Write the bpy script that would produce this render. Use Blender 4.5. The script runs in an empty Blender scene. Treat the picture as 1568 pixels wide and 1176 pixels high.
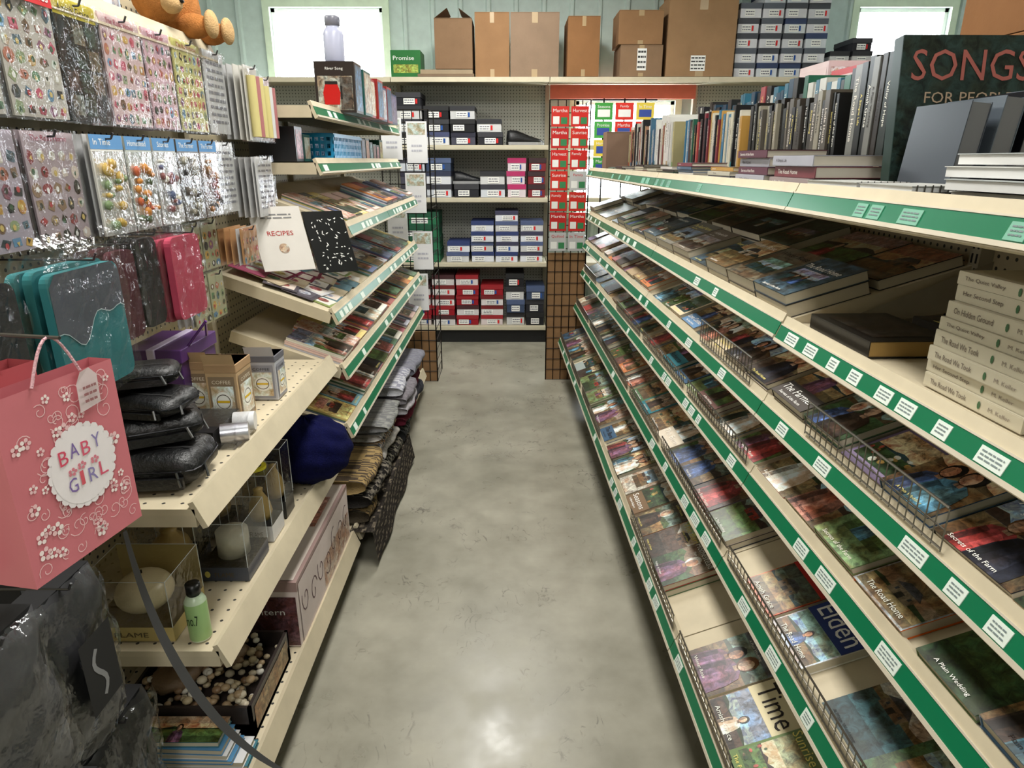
import bpy, math, random
from mathutils import Matrix, Vector
random.seed(11)
U=random.uniform; CH=random.choice
sc=bpy.context.scene
try:
    sc.view_settings.view_transform='Standard'
except Exception: pass

# ------------------------------------------------------------ materials
def nt(name):
    m=bpy.data.materials.new(name); m.use_nodes=True
    n=m.node_tree; b=n.nodes['Principled BSDF']
    return m,n,b
def N(n,t,**k):
    x=n.nodes.new(t)
    for a,v in k.items(): setattr(x,a,v)
    return x
def mathn(n,op,a,b=None):
    x=N(n,'ShaderNodeMath',operation=op)
    for i,q in enumerate((a,b)):
        if q is None: continue
        if isinstance(q,(int,float)): x.inputs[i].default_value=q
        else: n.links.new(q,x.inputs[i])
    return x.outputs[0]
def mixc(n,mode,fac,a,b):
    x=N(n,'ShaderNodeMixRGB',blend_type=mode)
    for i,q in enumerate((fac,a,b)):
        if isinstance(q,(int,float)): x.inputs[i].default_value=q
        elif isinstance(q,tuple): x.inputs[i].default_value=q
        else: n.links.new(q,x.inputs[i])
    return x.outputs[0]
def noise(n,scale,detail=3,rough=.55,vec=None):
    x=N(n,'ShaderNodeTexNoise'); x.inputs['Scale'].default_value=scale; x.inputs['Detail'].default_value=detail
    x.inputs['Roughness'].default_value=rough
    if vec is None:
        tc=N(n,'ShaderNodeTexCoord'); vec=tc.outputs['Object']
    n.links.new(vec,x.inputs['Vector'])
    return x
def ramp(n,src,p0,p1,c0=(0,0,0,1),c1=(1,1,1,1)):
    r=N(n,'ShaderNodeValToRGB'); e=r.color_ramp.elements
    e[0].position=p0;e[0].color=c0;e[1].position=p1;e[1].color=c1
    n.links.new(src,r.inputs[0]); return r.outputs[0]
MATS={}
def attrmat(key,rough,metal=0,spec=.5,var=.12,vscale=14,bump=0,bscale=200,kind=None):
    m,n,b=nt('mat_'+key)
    a=N(n,'ShaderNodeAttribute',attribute_name='Col')
    col=a.outputs['Color']
    nz=noise(n,vscale,4)
    v=ramp(n,nz.outputs['Fac'],.3,.7,(1-var,1-var,1-var,1),(1,1,1,1))
    col=mixc(n,'MULTIPLY',1,col,v)
    if kind=='print':
        n1=noise(n,52,8,.72)
        n1.inputs['Distortion'].default_value=1.0
        g1=ramp(n,n1.outputs['Fac'],.36,.64,(.06,.06,.06,1),(.96,.95,.93,1))
        col=mixc(n,'OVERLAY',.85,col,g1)
        n2=noise(n,26,3,.6)
        hs=mixc(n,'MIX',ramp(n,n2.outputs['Fac'],.42,.58),(.78,.58,.42,1),(.90,1.05,1.10,1))
        col=mixc(n,'MULTIPLY',.85,col,hs)
    n.links.new(col,b.inputs['Base Color'])
    b.inputs['Roughness'].default_value=rough; b.inputs['Metallic'].default_value=metal
    try:b.inputs['Specular IOR Level'].default_value=spec
    except Exception:pass
    if bump:
        nb=noise(n,bscale,3); bp=N(n,'ShaderNodeBump'); bp.inputs['Strength'].default_value=bump; bp.inputs['Distance'].default_value=.004
        n.links.new(nb.outputs['Fac'],bp.inputs['Height']); n.links.new(bp.outputs[0],b.inputs['Normal'])
    MATS[key]=m
attrmat('matte',.65)
attrmat('paper',.75,var=.05)
attrmat('gloss',.30,var=.06)
attrmat('metal',.3,metal=.9,var=.05)
attrmat('print',.32,kind='print',var=.05)
attrmat('fabric',.95,bump=.9,bscale=260,var=.3,vscale=40,spec=.1)
attrmat('cardboard',.85,var=.14,vscale=7,bump=.15,bscale=60,spec=.2)
attrmat('leather',.42,bump=.5,bscale=120,var=.3)
def pegmat(key,ax,pitch=.0254,r=.13,hole=(.03,.028,.025,1)):
    m,n,b=nt('mat_'+key)
    a=N(n,'ShaderNodeAttribute',attribute_name='Col')
    tc=N(n,'ShaderNodeTexCoord'); sp=N(n,'ShaderNodeSeparateXYZ'); n.links.new(tc.outputs['Object'],sp.inputs[0])
    d=[]
    for q in ax:
        f=mathn(n,'FRACT',mathn(n,'MULTIPLY',sp.outputs[q],1/pitch))
        s=mathn(n,'SUBTRACT',f,.5); d.append(mathn(n,'MULTIPLY',s,s))
    dist=mathn(n,'SQRT',mathn(n,'ADD',d[0],d[1]))
    h=mathn(n,'LESS_THAN',dist,r)
    col=mixc(n,'MIX',h,a.outputs['Color'],hole)
    n.links.new(col,b.inputs['Base Color']); b.inputs['Roughness'].default_value=.55
    MATS[key]=m
pegmat('peg_yz',(1,2),r=.16); pegmat('peg_xz',(0,2),r=.16); pegmat('perf_xy',(0,1),.038,.1)
m,n,b=nt('mat_clear'); out=n.nodes['Material Output']
tr=N(n,'ShaderNodeBsdfTransparent'); gl=N(n,'ShaderNodeBsdfGlossy'); gl.inputs['Roughness'].default_value=.12
gl.inputs['Color'].default_value=(.95,.97,1,1)
lw=N(n,'ShaderNodeLayerWeight'); lw.inputs['Blend'].default_value=.35
fa=mathn(n,'ADD',mathn(n,'MULTIPLY',lw.outputs['Fresnel'],.5),.06)
nb=noise(n,30,3); bp=N(n,'ShaderNodeBump'); bp.inputs['Strength'].default_value=.6; bp.inputs['Distance'].default_value=.01
n.links.new(nb.outputs['Fac'],bp.inputs['Height']); n.links.new(bp.outputs[0],gl.inputs['Normal'])
ms=N(n,'ShaderNodeMixShader'); n.links.new(fa,ms.inputs[0]); n.links.new(tr.outputs[0],ms.inputs[1]); n.links.new(gl.outputs[0],ms.inputs[2])
n.links.new(ms.outputs[0],out.inputs[0]); MATS['clear']=m
def emis(key,col,st):
    m,n,b=nt('mat_'+key); b.inputs['Base Color'].default_value=(1,1,1,1)
    b.inputs['Emission Color'].default_value=col; b.inputs['Emission Strength'].default_value=st; MATS[key]=m
emis('tube_fill',(1,.96,.88,1),6)  # glowing tubes of the added fill fixtures
# floor concrete
m,n,b=nt('mat_concrete')
n1=noise(n,1.4,5,.6); c=ramp(n,n1.outputs['Fac'],.32,.70,(.235,.222,.170,1),(.40,.378,.305,1))
n2=noise(n,6,6,.6); c2=ramp(n,n2.outputs['Fac'],.35,.7,(.80,.80,.79,1),(1.06,1.06,1.05,1))
c=mixc(n,'MULTIPLY',.85,c,c2)
tc=N(n,'ShaderNodeTexCoord'); mp=N(n,'ShaderNodeMapping'); mp.inputs['Scale'].default_value=(1.0,.55,1); mp.inputs['Rotation'].default_value=(0,0,.3); n.links.new(tc.outputs['Object'],mp.inputs[0])
nd=noise(n,5,3,.6,mp.outputs[0])
def cracks(scale,wid,dist):
    vo=N(n,'ShaderNodeTexVoronoi',feature='DISTANCE_TO_EDGE'); vo.inputs['Scale'].default_value=scale
    mx=mixc(n,'MIX',dist,mp.outputs[0],nd.outputs['Color']); n.links.new(mx,vo.inputs['Vector'])
    return ramp(n,vo.outputs['Distance'],.0,wid,(1,1,1,1),(0,0,0,1))
cr=mathn(n,'MAXIMUM',cracks(7,.022,.22),cracks(13,.03,.3))
n3=noise(n,1.9,4,.7); mk=ramp(n,n3.outputs['Fac'],.50,.60)
n4=noise(n,26,4,.7); mk2=ramp(n,n4.outputs['Fac'],.47,.56)
f=mathn(n,'MULTIPLY',mathn(n,'MULTIPLY',cr,mk),mk2)
c=mixc(n,'MIX',mathn(n,'MULTIPLY',f,.8),c,(.07,.06,.05,1))
n.links.new(c,b.inputs['Base Color'])
rr=ramp(n,n2.outputs['Fac'],.3,.7,(.25,.25,.25,1),(.45,.45,.45,1)); n.links.new(rr,b.inputs['Roughness'])
MATS['concrete']=m

# ------------------------------------------------------------ mesh builder
def lin(c):
    return tuple((x/12.92 if x<=.04045 else ((x+.055)/1.055)**2.4) for x in c[:3])+(1.0,)
def fr(o,u,v):
    u=Vector(u).normalized(); v=Vector(v).normalized(); w=u.cross(v)
    M=Matrix.Identity(4)
    for i in range(3): M[i][0]=u[i];M[i][1]=v[i];M[i][2]=w[i];M[i][3]=o[i]
    return M
_tc={}
def textgeo(s):
    if s in _tc: return _tc[s]
    cu=bpy.data.curves.new('t','FONT'); cu.body=s; cu.size=1; cu.resolution_u=2
    ob=bpy.data.objects.new('t',cu); bpy.context.collection.objects.link(ob)
    dg=bpy.context.evaluated_depsgraph_get(); me=ob.evaluated_get(dg).to_mesh()
    vs=[tuple(v.co) for v in me.vertices]; fs=[tuple(p.vertices) for p in me.polygons]
    ob.evaluated_get(dg).to_mesh_clear()
    bpy.data.objects.remove(ob); bpy.data.curves.remove(cu)
    x0=min(v[0] for v in vs);x1=max(v[0] for v in vs);y0=min(v[1] for v in vs);y1=max(v[1] for v in vs)
    vs=[((v[0]-x0)/(x1-x0),(v[1]-y0)/(y1-y0),0) for v in vs]
    _tc[s]=(vs,fs,(x1-x0)/(y1-y0)); return _tc[s]
WORDS=['Hope','Faith','The Letter','Quilted','Amish Grace','A Simple Life','Promise','Journey','Winter Rose','The Barn','Homestead','Love Comes','River Song','Seasons','Martha','Plain & Quiet','Little House','Sarah','Harvest','The Farmer','Grace','Stories','Prairie','Sunrise','A Plain Wedding','Valley of Hope','Honey','Rebecca','In Time','Bread','The Road Home','Family','Secrets of the Farm','Gift']
class G:
    def __init__(s,name,T=None,bevel=0):
        s.name=name;s.T=T;s.v=[];s.f=[];s.c=[];s.m=[];s.s=[];s.bevel=bevel
    def add(s,vs,fs,col,mat,M=None,smooth=False,cols=None):
        b=len(s.v); Q=None
        if M is not None: Q=M
        if s.T is not None: Q=s.T@Q if Q is not None else s.T
        for v in vs: s.v.append(tuple(Q@Vector(v)) if Q is not None else tuple(v))
        cl=lin(col) if col is not None else None
        for i,f in enumerate(fs):
            s.f.append([b+k for k in f]); s.c.append(cl if cols is None else lin(cols[i])); s.m.append(mat); s.s.append(smooth)
    def box(s,x0,x1,y0,y1,z0,z1,col,mat='matte',M=None,front=None):
        vs=[(x0,y0,z0),(x1,y0,z0),(x1,y1,z0),(x0,y1,z0),(x0,y0,z1),(x1,y0,z1),(x1,y1,z1),(x0,y1,z1)]
        s.add(vs,[(0,3,2,1),(4,5,6,7),(0,1,5,4),(1,2,6,5),(2,3,7,6),(3,0,4,7)],col,mat,M)
    def quad(s,x0,x1,y0,y1,z,col,mat='paper',M=None):
        s.add([(x0,y0,z),(x1,y0,z),(x1,y1,z),(x0,y1,z)],[(0,1,2,3)],col,mat,M)
    def poly(s,pts,col,mat='paper',M=None):
        s.add(pts,[tuple(range(len(pts)))],col,mat,M)
    def ell(s,cx,cy,rx,ry,z,col,mat='paper',M=None,n=12,ph=0):
        s.poly([(cx+rx*math.cos(2*math.pi*i/n+ph),cy+ry*math.sin(2*math.pi*i/n+ph),z) for i in range(n)],col,mat,M)
    def cyl(s,p0,p1,r,col,mat='metal',n=6,r2=None,M=None,caps=True):
        p0=Vector(p0);p1=Vector(p1);d=(p1-p0).normalized()
        a=Vector((0,0,1)) if abs(d.z)<.9 else Vector((1,0,0)); u=d.cross(a).normalized(); w=d.cross(u)
        r2=r if r2 is None else r2; vs=[];fs=[]
        for i in range(n):
            t=2*math.pi*i/n; q=u*math.cos(t)+w*math.sin(t); vs.append(tuple(p0+q*r)); vs.append(tuple(p1+q*r2))
        for i in range(n):
            j=(i+1)%n; fs.append((2*i,2*i+1,2*j+1,2*j))
        s.add(vs,fs,col,mat,M,smooth=n>6)
        if caps:
            s.add(vs,[tuple(2*i for i in range(n)),tuple(2*i+1 for i in reversed(range(n)))],col,mat,M)
    def lathe(s,prof,c,col,mat='gloss',n=20,M=None,cols=None):
        vs=[];fs=[];cc=[]
        for (r,z) in prof:
            for i in range(n):
                t=2*math.pi*i/n; vs.append((c[0]+r*math.cos(t),c[1]+r*math.sin(t),c[2]+z))
        for k in range(len(prof)-1):
            for i in range(n):
                j=(i+1)%n; fs.append((k*n+i,k*n+j,(k+1)*n+j,(k+1)*n+i)); cc.append(cols[k] if cols else col)
        s.add(vs,fs,col,mat,M,smooth=True,cols=cc)
    def sph(s,c,rx,ry,rz,col,mat='fabric',nu=16,nv=10,fn=None,M=None,zk=True):
        vs=[];fs=[]
        for k in range(nv+1):
            ph=-math.pi/2+math.pi*k/nv
            for i in range(nu):
                t=2*math.pi*i/nu; q=fn(t,ph) if fn else 1
                vs.append((c[0]+rx*q*math.cos(ph)*math.cos(t),c[1]+ry*q*math.cos(ph)*math.sin(t),c[2]+rz*(q if zk else 1)*math.sin(ph)))
        for k in range(nv):
            for i in range(nu):
                j=(i+1)%nu; fs.append((k*nu+i,k*nu+j,(k+1)*nu+j,(k+1)*nu+i))
        s.add(vs,fs,col,mat,M,smooth=True)
    def text(s,t,x0,x1,y0,y1,z,col,mat='paper',M=None):
        vs,fs,_=textgeo(t)
        s.add([(x0+(x1-x0)*v[0],y0+(y1-y0)*v[1],z) for v in vs],fs,col,mat,M)
    def glyphs(s,x0,x1,y0,y1,z,col,M=None,mat='paper'):
        rt=(x1-x0)/max(1e-5,(y1-y0))
        c=random.sample(WORDS,9); best=min(c,key=lambda t:abs(len(t)*.72-rt))
        asp=textgeo(best)[2]; w=min(x1-x0,(y1-y0)*asp*1.15); o=(x1-x0-w)/2 if U(0,1)<.6 else 0
        s.text(best,x0+o,x0+o+w,y0,y1,z,col,mat,M)
    def lines(s,x0,x1,y0,y1,z,col,k,M=None):
        for i in range(k):
            yy=y1-(i+.5)*(y1-y0)/k; hh=(y1-y0)/k*.2; x=x0
            while x<x1-.002:
                w=min(U(.12,.35)*(x1-x0),x1-x); s.quad(x,x+w,yy-hh,yy+hh,z,col,'paper',M); x+=w+(x1-x0)*.05
    def rib(s,pts,w,z,col,mat='paper',M=None):
        L=[];Rr=[]
        for i,p in enumerate(pts):
            a=pts[max(i-1,0)];b=pts[min(i+1,len(pts)-1)]
            dx,dy=b[0]-a[0],b[1]-a[1]; l=math.hypot(dx,dy) or 1; nx,ny=-dy/l*w/2,dx/l*w/2
            L.append((p[0]+nx,p[1]+ny,z));Rr.append((p[0]-nx,p[1]-ny,z))
        k=len(pts); s.add(L+Rr,[(i,k+i,k+i+1,i+1) for i in range(k-1)],col,mat,M)
    def build(s):
        me=bpy.data.meshes.new(s.name); me.from_pydata(s.v,[],s.f)
        keys=sorted(set(s.m)); idx={k:i for i,k in enumerate(keys)}
        for k in keys: me.materials.append(MATS[k])
        me.polygons.foreach_set('material_index',[idx[k] for k in s.m])
        me.polygons.foreach_set('use_smooth',s.s)
        at=me.color_attributes.new('Col','FLOAT_COLOR','CORNER')
        fl=[]
        for f,c in zip(s.f,s.c): fl.extend(list(c)*len(f))
        at.data.foreach_set('color',fl); me.update()
        ob=bpy.data.objects.new(s.name,me); bpy.context.collection.objects.link(ob)
        if s.bevel:
            md=ob.modifiers.new('bevel','BEVEL'); md.width=s.bevel; md.segments=2; md.limit_method='ANGLE'
        return ob

BEI=(.79,.74,.63); GRN=(.0,.42,.27); WHT=(.93,.93,.91)
dl=math.radians(1.6); TR=Matrix.Rotation(dl,4,'Z')
COV=[(.48,.38,.28),(.30,.42,.28),(.34,.48,.62),(.64,.55,.42),(.16,.18,.22),(.60,.20,.17),(.80,.73,.60),(.22,.34,.45),(.60,.64,.62),(.40,.27,.24),(.46,.54,.36),(.76,.70,.64),(.15,.44,.48),(.26,.23,.21),(.74,.44,.24),(.46,.40,.50),(.85,.80,.72)]
SKY=[(.72,.80,.88),(.86,.80,.66),(.62,.74,.82),(.84,.70,.54),(.76,.72,.68),(.52,.60,.56),(.70,.60,.54),(.88,.84,.78),(.45,.50,.45),(.55,.45,.36)]
GND=[(.38,.48,.26),(.50,.40,.27),(.24,.34,.20),(.60,.50,.34),(.34,.27,.23),(.24,.36,.38)]
FIG=[(.12,.12,.16),(.24,.32,.50),(.90,.87,.82),(.55,.20,.20),(.16,.22,.18),(.30,.46,.54),(.44,.30,.40),(.22,.17,.14),(.62,.40,.34)]
SKIN=[(.86,.68,.56),(.78,.60,.48)]
TXT=[(.96,.95,.92),(.96,.95,.9),(.95,.88,.5),(.12,.1,.1),(.93,.9,.85)]
def person(g,M,cx,y0,hh,z,body=None):
    body=body or CH(FIG); w=hh*.30
    pts=[(cx-w,y0),(cx+w,y0),(cx+w*.95,y0+hh*.35),(cx+w*.75,y0+hh*.58),(cx+w*.3,y0+hh*.66),(cx-w*.3,y0+hh*.66),(cx-w*.75,y0+hh*.58),(cx-w*.95,y0+hh*.35)]
    g.poly([(a,b,z) for a,b in pts],body,'print',M)
    # sleeve / apron folds and neck
    b2=tuple(min(1,q*1.25+.03) for q in body); b3=tuple(q*.6 for q in body)
    g.poly([(cx-w*.95,y0,z+.00005),(cx-w*.6,y0,z+.00005),(cx-w*.45,y0+hh*.5,z+.00005),(cx-w*.8,y0+hh*.52,z+.00005)],b3,'print',M)
    g.poly([(cx-w*.2,y0,z+.00005),(cx+w*.5,y0,z+.00005),(cx+w*.3,y0+hh*.5,z+.00005),(cx-w*.05,y0+hh*.55,z+.00005)],b2,'print',M)
    hc=CH([(.2,.14,.1),(.86,.84,.80),(.42,.27,.15),(.1,.09,.08)]); sk=CH(SKIN); d=hh*U(-.03,.03)
    g.poly([(cx-hh*.06,y0+hh*.58,z+.0001),(cx+hh*.06,y0+hh*.58,z+.0001),(cx+hh*.05,y0+hh*.72,z+.0001),(cx-hh*.05,y0+hh*.72,z+.0001)],tuple(q*.8 for q in sk),'print',M)
    g.ell(cx,y0+hh*.82,hh*.15,hh*.19,z+.0001,hc,'print',M,12)
    g.ell(cx+d,y0+hh*.79,hh*.10,hh*.14,z+.0002,sk,'print',M,12)
    g.ell(cx+d-hh*.05,y0+hh*.79,hh*.05,hh*.12,z+.00025,tuple(q*.78 for q in sk),'print',M,8)
def house(g,M,cx,y0,s_,z):
    c=CH([(.60,.20,.16),(.86,.84,.80),(.48,.40,.32)])
    g.quad(cx-s_,cx+s_,y0,y0+s_*.8,z,c,'print',M); g.poly([(cx-s_*1.15,y0+s_*.8,z+.0001),(cx+s_*1.15,y0+s_*.8,z+.0001),(cx+s_*.55,y0+s_*1.35,z+.0001),(cx-s_*.55,y0+s_*1.35,z+.0001)],(.28,.27,.28),'print',M)
    g.quad(cx-s_*.25,cx+s_*.2,y0,y0+s_*.5,z+.0002,(.18,.16,.14),'print',M)
    for q in (-.7,.55): g.quad(cx+s_*q,cx+s_*(q+.18),y0+s_*.35,y0+s_*.6,z+.0002,(.2,.22,.25),'print',M)
def scene_pic(g,M,x0,x1,y0,y1,z):
    w=x1-x0;h=y1-y0; hz=y0+h*U(.3,.5); e=.0003
    sk=CH(SKY); s2=tuple(q*U(.7,.9) for q in sk)
    g.quad(x0,x1,hz+(y1-hz)*.45,y1,z,s2,'print',M); g.quad(x0,x1,hz,hz+(y1-hz)*.45,z,sk,'print',M)
    gd=CH(GND); g.quad(x0,x1,y0+(hz-y0)*.5,hz,z,gd,'print',M); g.quad(x0,x1,y0,y0+(hz-y0)*.5,z,tuple(q*.7 for q in gd),'print',M)
    pts=[(x0,hz,z+e*.5),(x1,hz,z+e*.5)]+[(x1-w*i/7,hz+h*U(.02,.13),z+e*.5) for i in range(8)]
    g.poly(pts,tuple(q*.75 for q in CH(GND)),'print',M)
    k=random.randint(0,4)
    if k in(0,3): person(g,M,x0+w*U(.35,.65),y0,h*U(.6,.85),z+e)
    elif k==1: person(g,M,x0+w*.36,y0,h*.62,z+e); person(g,M,x0+w*.64,y0,h*.68,z+e+.0003)
    elif k==2: house(g,M,x0+w*U(.4,.65),hz-h*.03,w*.2,z+e)
    else:
        for i in range(14): g.ell(x0+w*U(.06,.94),y0+h*U(.03,.5),w*U(.03,.08),w*U(.03,.07),z+e+i*.00003,CH([(.70,.34,.30),(.82,.78,.72),(.66,.54,.3),(.28,.40,.24),(.2,.28,.18),(.45,.36,.28)]),'print',M,7,U(0,3))
def art(g,M,w,h,z,col,st=None,fine=True):
    st=random.randint(0,5) if st is None else st
    e=.0005
    if st in(0,1,5): scene_pic(g,M,0,w,0,h,z+e)
    elif st==2:
        g.quad(0,w,0,h,z+e,col,'paper',M); scene_pic(g,M,w*.07,w*.93,h*.1,h*.66,z+2*e)
    elif st==3:
        g.quad(0,w,0,h*.28,z+e,col,'paper',M); scene_pic(g,M,0,w,h*.28,h,z+e)
    else:
        g.quad(0,w,0,h,z+e,col,'print',M); scene_pic(g,M,w*.15,w*.85,h*.22,h*.62,z+2*e)
    if fine:
        t=CH(TXT); z2=z+.0022
        yy=CH([.76,.66]) if st!=3 else .12
        g.glyphs(w*.06,w*.94,h*yy,h*(yy+.10),z2,t,M)
        if U(0,1)<.5: g.glyphs(w*.2,w*.8,h*(yy-.08),h*(yy-.04),z2,t,M)
        g.glyphs(w*.15,w*.85,h*.035,h*.075,z2,t,M)
def book(g,M,w,h,t,col,arted=False,pages=(.76,.72,.63),st=None,spine=False,fine=True):
    c=.0014
    g.box(.002,w-.002,.002,h-.002,c,t-c,pages,'paper',M)
    g.box(0,w,0,h,0,c,col,'gloss',M); g.box(0,w,0,h,t-c,t,col,'gloss',M); g.box(-.0004,.0016,0,h,c,t-c,col,'gloss',M)
    if arted: art(g,M,w,h,t,col,st,fine)
    if spine and t>.008:
        Ms=M@fr((-.0012,h*.9,t/2),(0,-1,0),(0,0,1))
        g.glyphs(0,h*.55,-t*.2,t*.2,0,CH(TXT) if sum(col)<2 else (.15,.12,.1),Ms); 
        if U(0,1)<.5: g.quad(h*.68,h*.8,-t*.4,t*.4,.0001,CH(COV),'paper',Ms)
def deckframe(side,xf,zf,y0,y1,tilt):
    c,s=math.cos(tilt),math.sin(tilt)
    if side>0: return fr((xf,y1,zf),(0,-1,0),(c,0,s))
    return fr((-xf,y0,zf),(0,1,0),(-c,0,s))
def deck(g,side,xf,zf,y0,y1,tilt,depth,strip=True,labels=.75,fine=True,lipcol=BEI,perf=False,labcol=(.84,.88,.84),stripcol=GRN):
    L=y1-y0-.004; M=deckframe(side,xf,zf,y0+.002,y1-.002,tilt)
    g.box(0,L,0,depth,-.014,0,BEI,'perf_xy' if perf else 'matte',M)
    g.box(0,.012,0,depth,-.04,-.014,BEI,'matte',M); g.box(L-.012,L,0,depth,-.04,-.014,BEI,'matte',M)
    S=deckframe(side,xf,zf,y0+.002,y1-.002,math.radians(-22))
    g.box(0,L,-.006,.006,-.045,.016,lipcol,'matte',S)
    if strip:
        g.box(0,L,-.0080,-.006,-.036,-.006,stripcol,'gloss',S)
        g.box(0,L,-.0100,-.006,-.043,-.036,(.78,.74,.66),'matte',S)
        g.box(0,L,-.0090,-.006,-.006,-.003,(.78,.74,.66),'matte',S)
        x=U(.01,.05)
        while x<L-.06:
            w=U(.03,.058)
            if U(0,1)<labels:
                S2=S@fr((x,-.0094,-.034),(1,0,0),(0,0,1))
                g.box(x,x+w,-.0092,-.008,-.034,-.011,labcol,'paper',S)
                if fine: g.lines(.005,w-.005,.004,.020,.0004,(.45,.5,.5),3,S2)
            x+=w+U(.008,.06)
def fence(g,side,xf,zf,y0,y1,h=.06):
    x=side*xf; col=(.56,.54,.50)
    n=int((y1-y0)/.02)
    for i in range(n+1):
        y=y0+(y1-y0)*i/n; g.cyl((x,y,zf+.008),(x,y,zf+h),.0013,col,n=4,caps=False)
    g.cyl((x,y0,zf+h),(x,y1,zf+h),.0022,col,n=6); g.cyl((x,y0,zf+.012),(x,y1,zf+.012),.0018,col,n=6); g.cyl((x,y0,zf+h*.55),(x,y1,zf+h*.55),.0014,col,n=5)

# ------------------------------------------------------------ room
X0,X1,Y0,Y1,ZC=-4.0,5.0,-3.0,6.2,3.2
g=G('floor'); g.box(X0,X1,Y0,Y1+.2,-.1,0,(1,1,1),'concrete'); g.build()
g=G('ceiling'); g.box(X0,X1,Y0,Y1+.2,ZC,ZC+.08,(.86,.88,.86)); 
for i in range(20): g.box(X0,X1,Y0+i*.46,Y0+i*.46+.05,ZC-.02,ZC,(.82,.85,.83))
g.build()
WC=(.76,.82,.795)
wins=[(-2.0,-1.07,1.35,2.69),(.55,1.40,1.05,1.98),(2.86,3.62,1.35,2.69)]
g=G('wall_back'); x=X0
for (a,b_,z0,z1) in wins:
    g.box(x,a,Y1,Y1+.14,0,ZC,WC); g.box(a,b_,Y1,Y1+.14,0,z0,WC); g.box(a,b_,Y1,Y1+.14,z1,ZC,WC); x=b_
g.box(x,X1,Y1,Y1+.14,0,ZC,WC)
x=X0+.1
while x<X1:
    segs=[(0,ZC)]
    for (a,b_,z0,z1) in wins:
        if a-.09<x<b_+.06: segs=[(0,z0-.07),(z1+.07,ZC)]
    for (q0,q1) in segs:
        g.add([(x,Y1,q0),(x+.012,Y1-.022,q0),(x+.038,Y1-.022,q0),(x+.05,Y1,q0),(x,Y1,q1),(x+.012,Y1-.022,q1),(x+.038,Y1-.022,q1),(x+.05,Y1,q1)],[(0,1,5,4),(1,2,6,5),(2,3,7,6)],WC,'matte')
    x+=.23
g.build()
for nm,bx in (('wall_left',(X0-.1,X0,Y0,Y1+.1)),('wall_right',(X1,X1+.1,Y0,Y1+.1)),('wall_front',(X0,X1,Y0-.1,Y0))):
    g=G(nm); g.box(bx[0],bx[1],bx[2],bx[3],0,ZC,(.80,.83,.81)); g.build()
for i,(a,b_,z0,z1) in enumerate(wins):
    g=G('window_%d'%(i+1)); t=.055; c=(.86,.92,.82)
    g.box(a-t,b_+t,Y1-.03,Y1-.002,z1,z1+t,c); g.box(a-t,b_+t,Y1-.05,Y1-.002,z0-t,z0,c)
    g.box(a-t,a,Y1-.03,Y1-.002,z0,z1,c); g.box(b_,b_+t,Y1-.03,Y1-.002,z0,z1,c)
    for (p,q,r_,s_) in ((a,a+.03,z0,z1),(b_-.03,b_,z0,z1),(a,b_,z1-.03,z1),(a,b_,z0,z0+.03)):
        g.box(p,q,Y1+.02,Y1+.07,r_,s_,(.95,.96,.95),'gloss')
    g.box(a,b_,Y1+.03,Y1+.06,(z0+z1)/2-.015,(z0+z1)/2+.015,(.95,.96,.95),'gloss')
    g.build()

# ------------------------------------------------------------ right shelving unit
RS=[('top',.63,1.44),('s2',.64,1.165),('s3',.62,.98),('s4',.61,.80),('s5',.57,.57),('s6',.47,.325)]
seam=[.15,1.41,2.63,3.85,4.5]
TL=math.radians(21)
g=G('slanted_book_shelving',TR)
bk=1.06
g.box(bk,bk+.015,.15,4.5,.1,1.44,(.74,.70,.60),'peg_yz')
g.box(.60,bk+.44,.15,4.5,0,.1,(.30,.29,.27))
for y in seam:
    g.box(bk-.03,bk+.04,y-.016,y+.016,0,1.44,(.66,.63,.55))
    z=.15
    while z<1.4:
        g.box(bk-.0315,bk-.03,y-.009,y-.005,z,z+.02,(.05,.05,.05)); g.box(bk-.0315,bk-.03,y+.005,y+.009,z,z+.02,(.05,.05,.05)); z+=.03
for i in range(4):
    a,b_=seam[i],seam[i+1]; fine=i<2
    g.box(.635,bk+.43,a+.002,b_-.002,1.41,1.438,BEI)
    deck(g,1,.63,1.438,a,b_,0,.3,labels=.35,fine=fine,labcol=(.45,.66,.57))
    if i==0: deck(g,1,.64,1.16,a,b_,0,.41,labels=.95,fine=fine)
    else: deck(g,1,.64,1.165,a,b_,math.radians(17),.42,labels=.3,fine=fine)
    for (nm,p,z) in RS[2:]:
        deck(g,1,p,z,a,b_,TL,.40 if nm!='s6' else .44,labels=(.3 if nm!='s3' else .45) if i<2 else .18,fine=fine)
    for (nm,p,z) in RS[1:]:
        for yy in (a+.02,b_-.02):
            g.add([(p+.05,yy,z-.02),(bk,yy,z-.02+ (bk-p)*.36),(bk,yy,z-.12+(bk-p)*.36)],[(0,1,2)],(.6,.57,.5),'matte')
g.build()
g=G('wire_shelf_fence',TR)
for (p,z,segs) in ((.612,.98,[(.78,1.2),(1.5,1.9)]),(.602,.80,[(1.44,1.95),(2.0,2.6),(2.66,3.2),(3.9,4.4)]),(.562,.57,[(.75,1.38),(1.44,2.05),(2.1,2.6),(2.66,3.8),(3.88,4.45)]),(.462,.325,[(1.0,1.38),(1.44,2.0),(2.7,3.3),(3.4,3.8),(3.88,4.45)])):
    for (a,b_) in segs: fence(g,1,p,z,a,b_,.075 if p>.61 else .05)
g.build()
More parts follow.
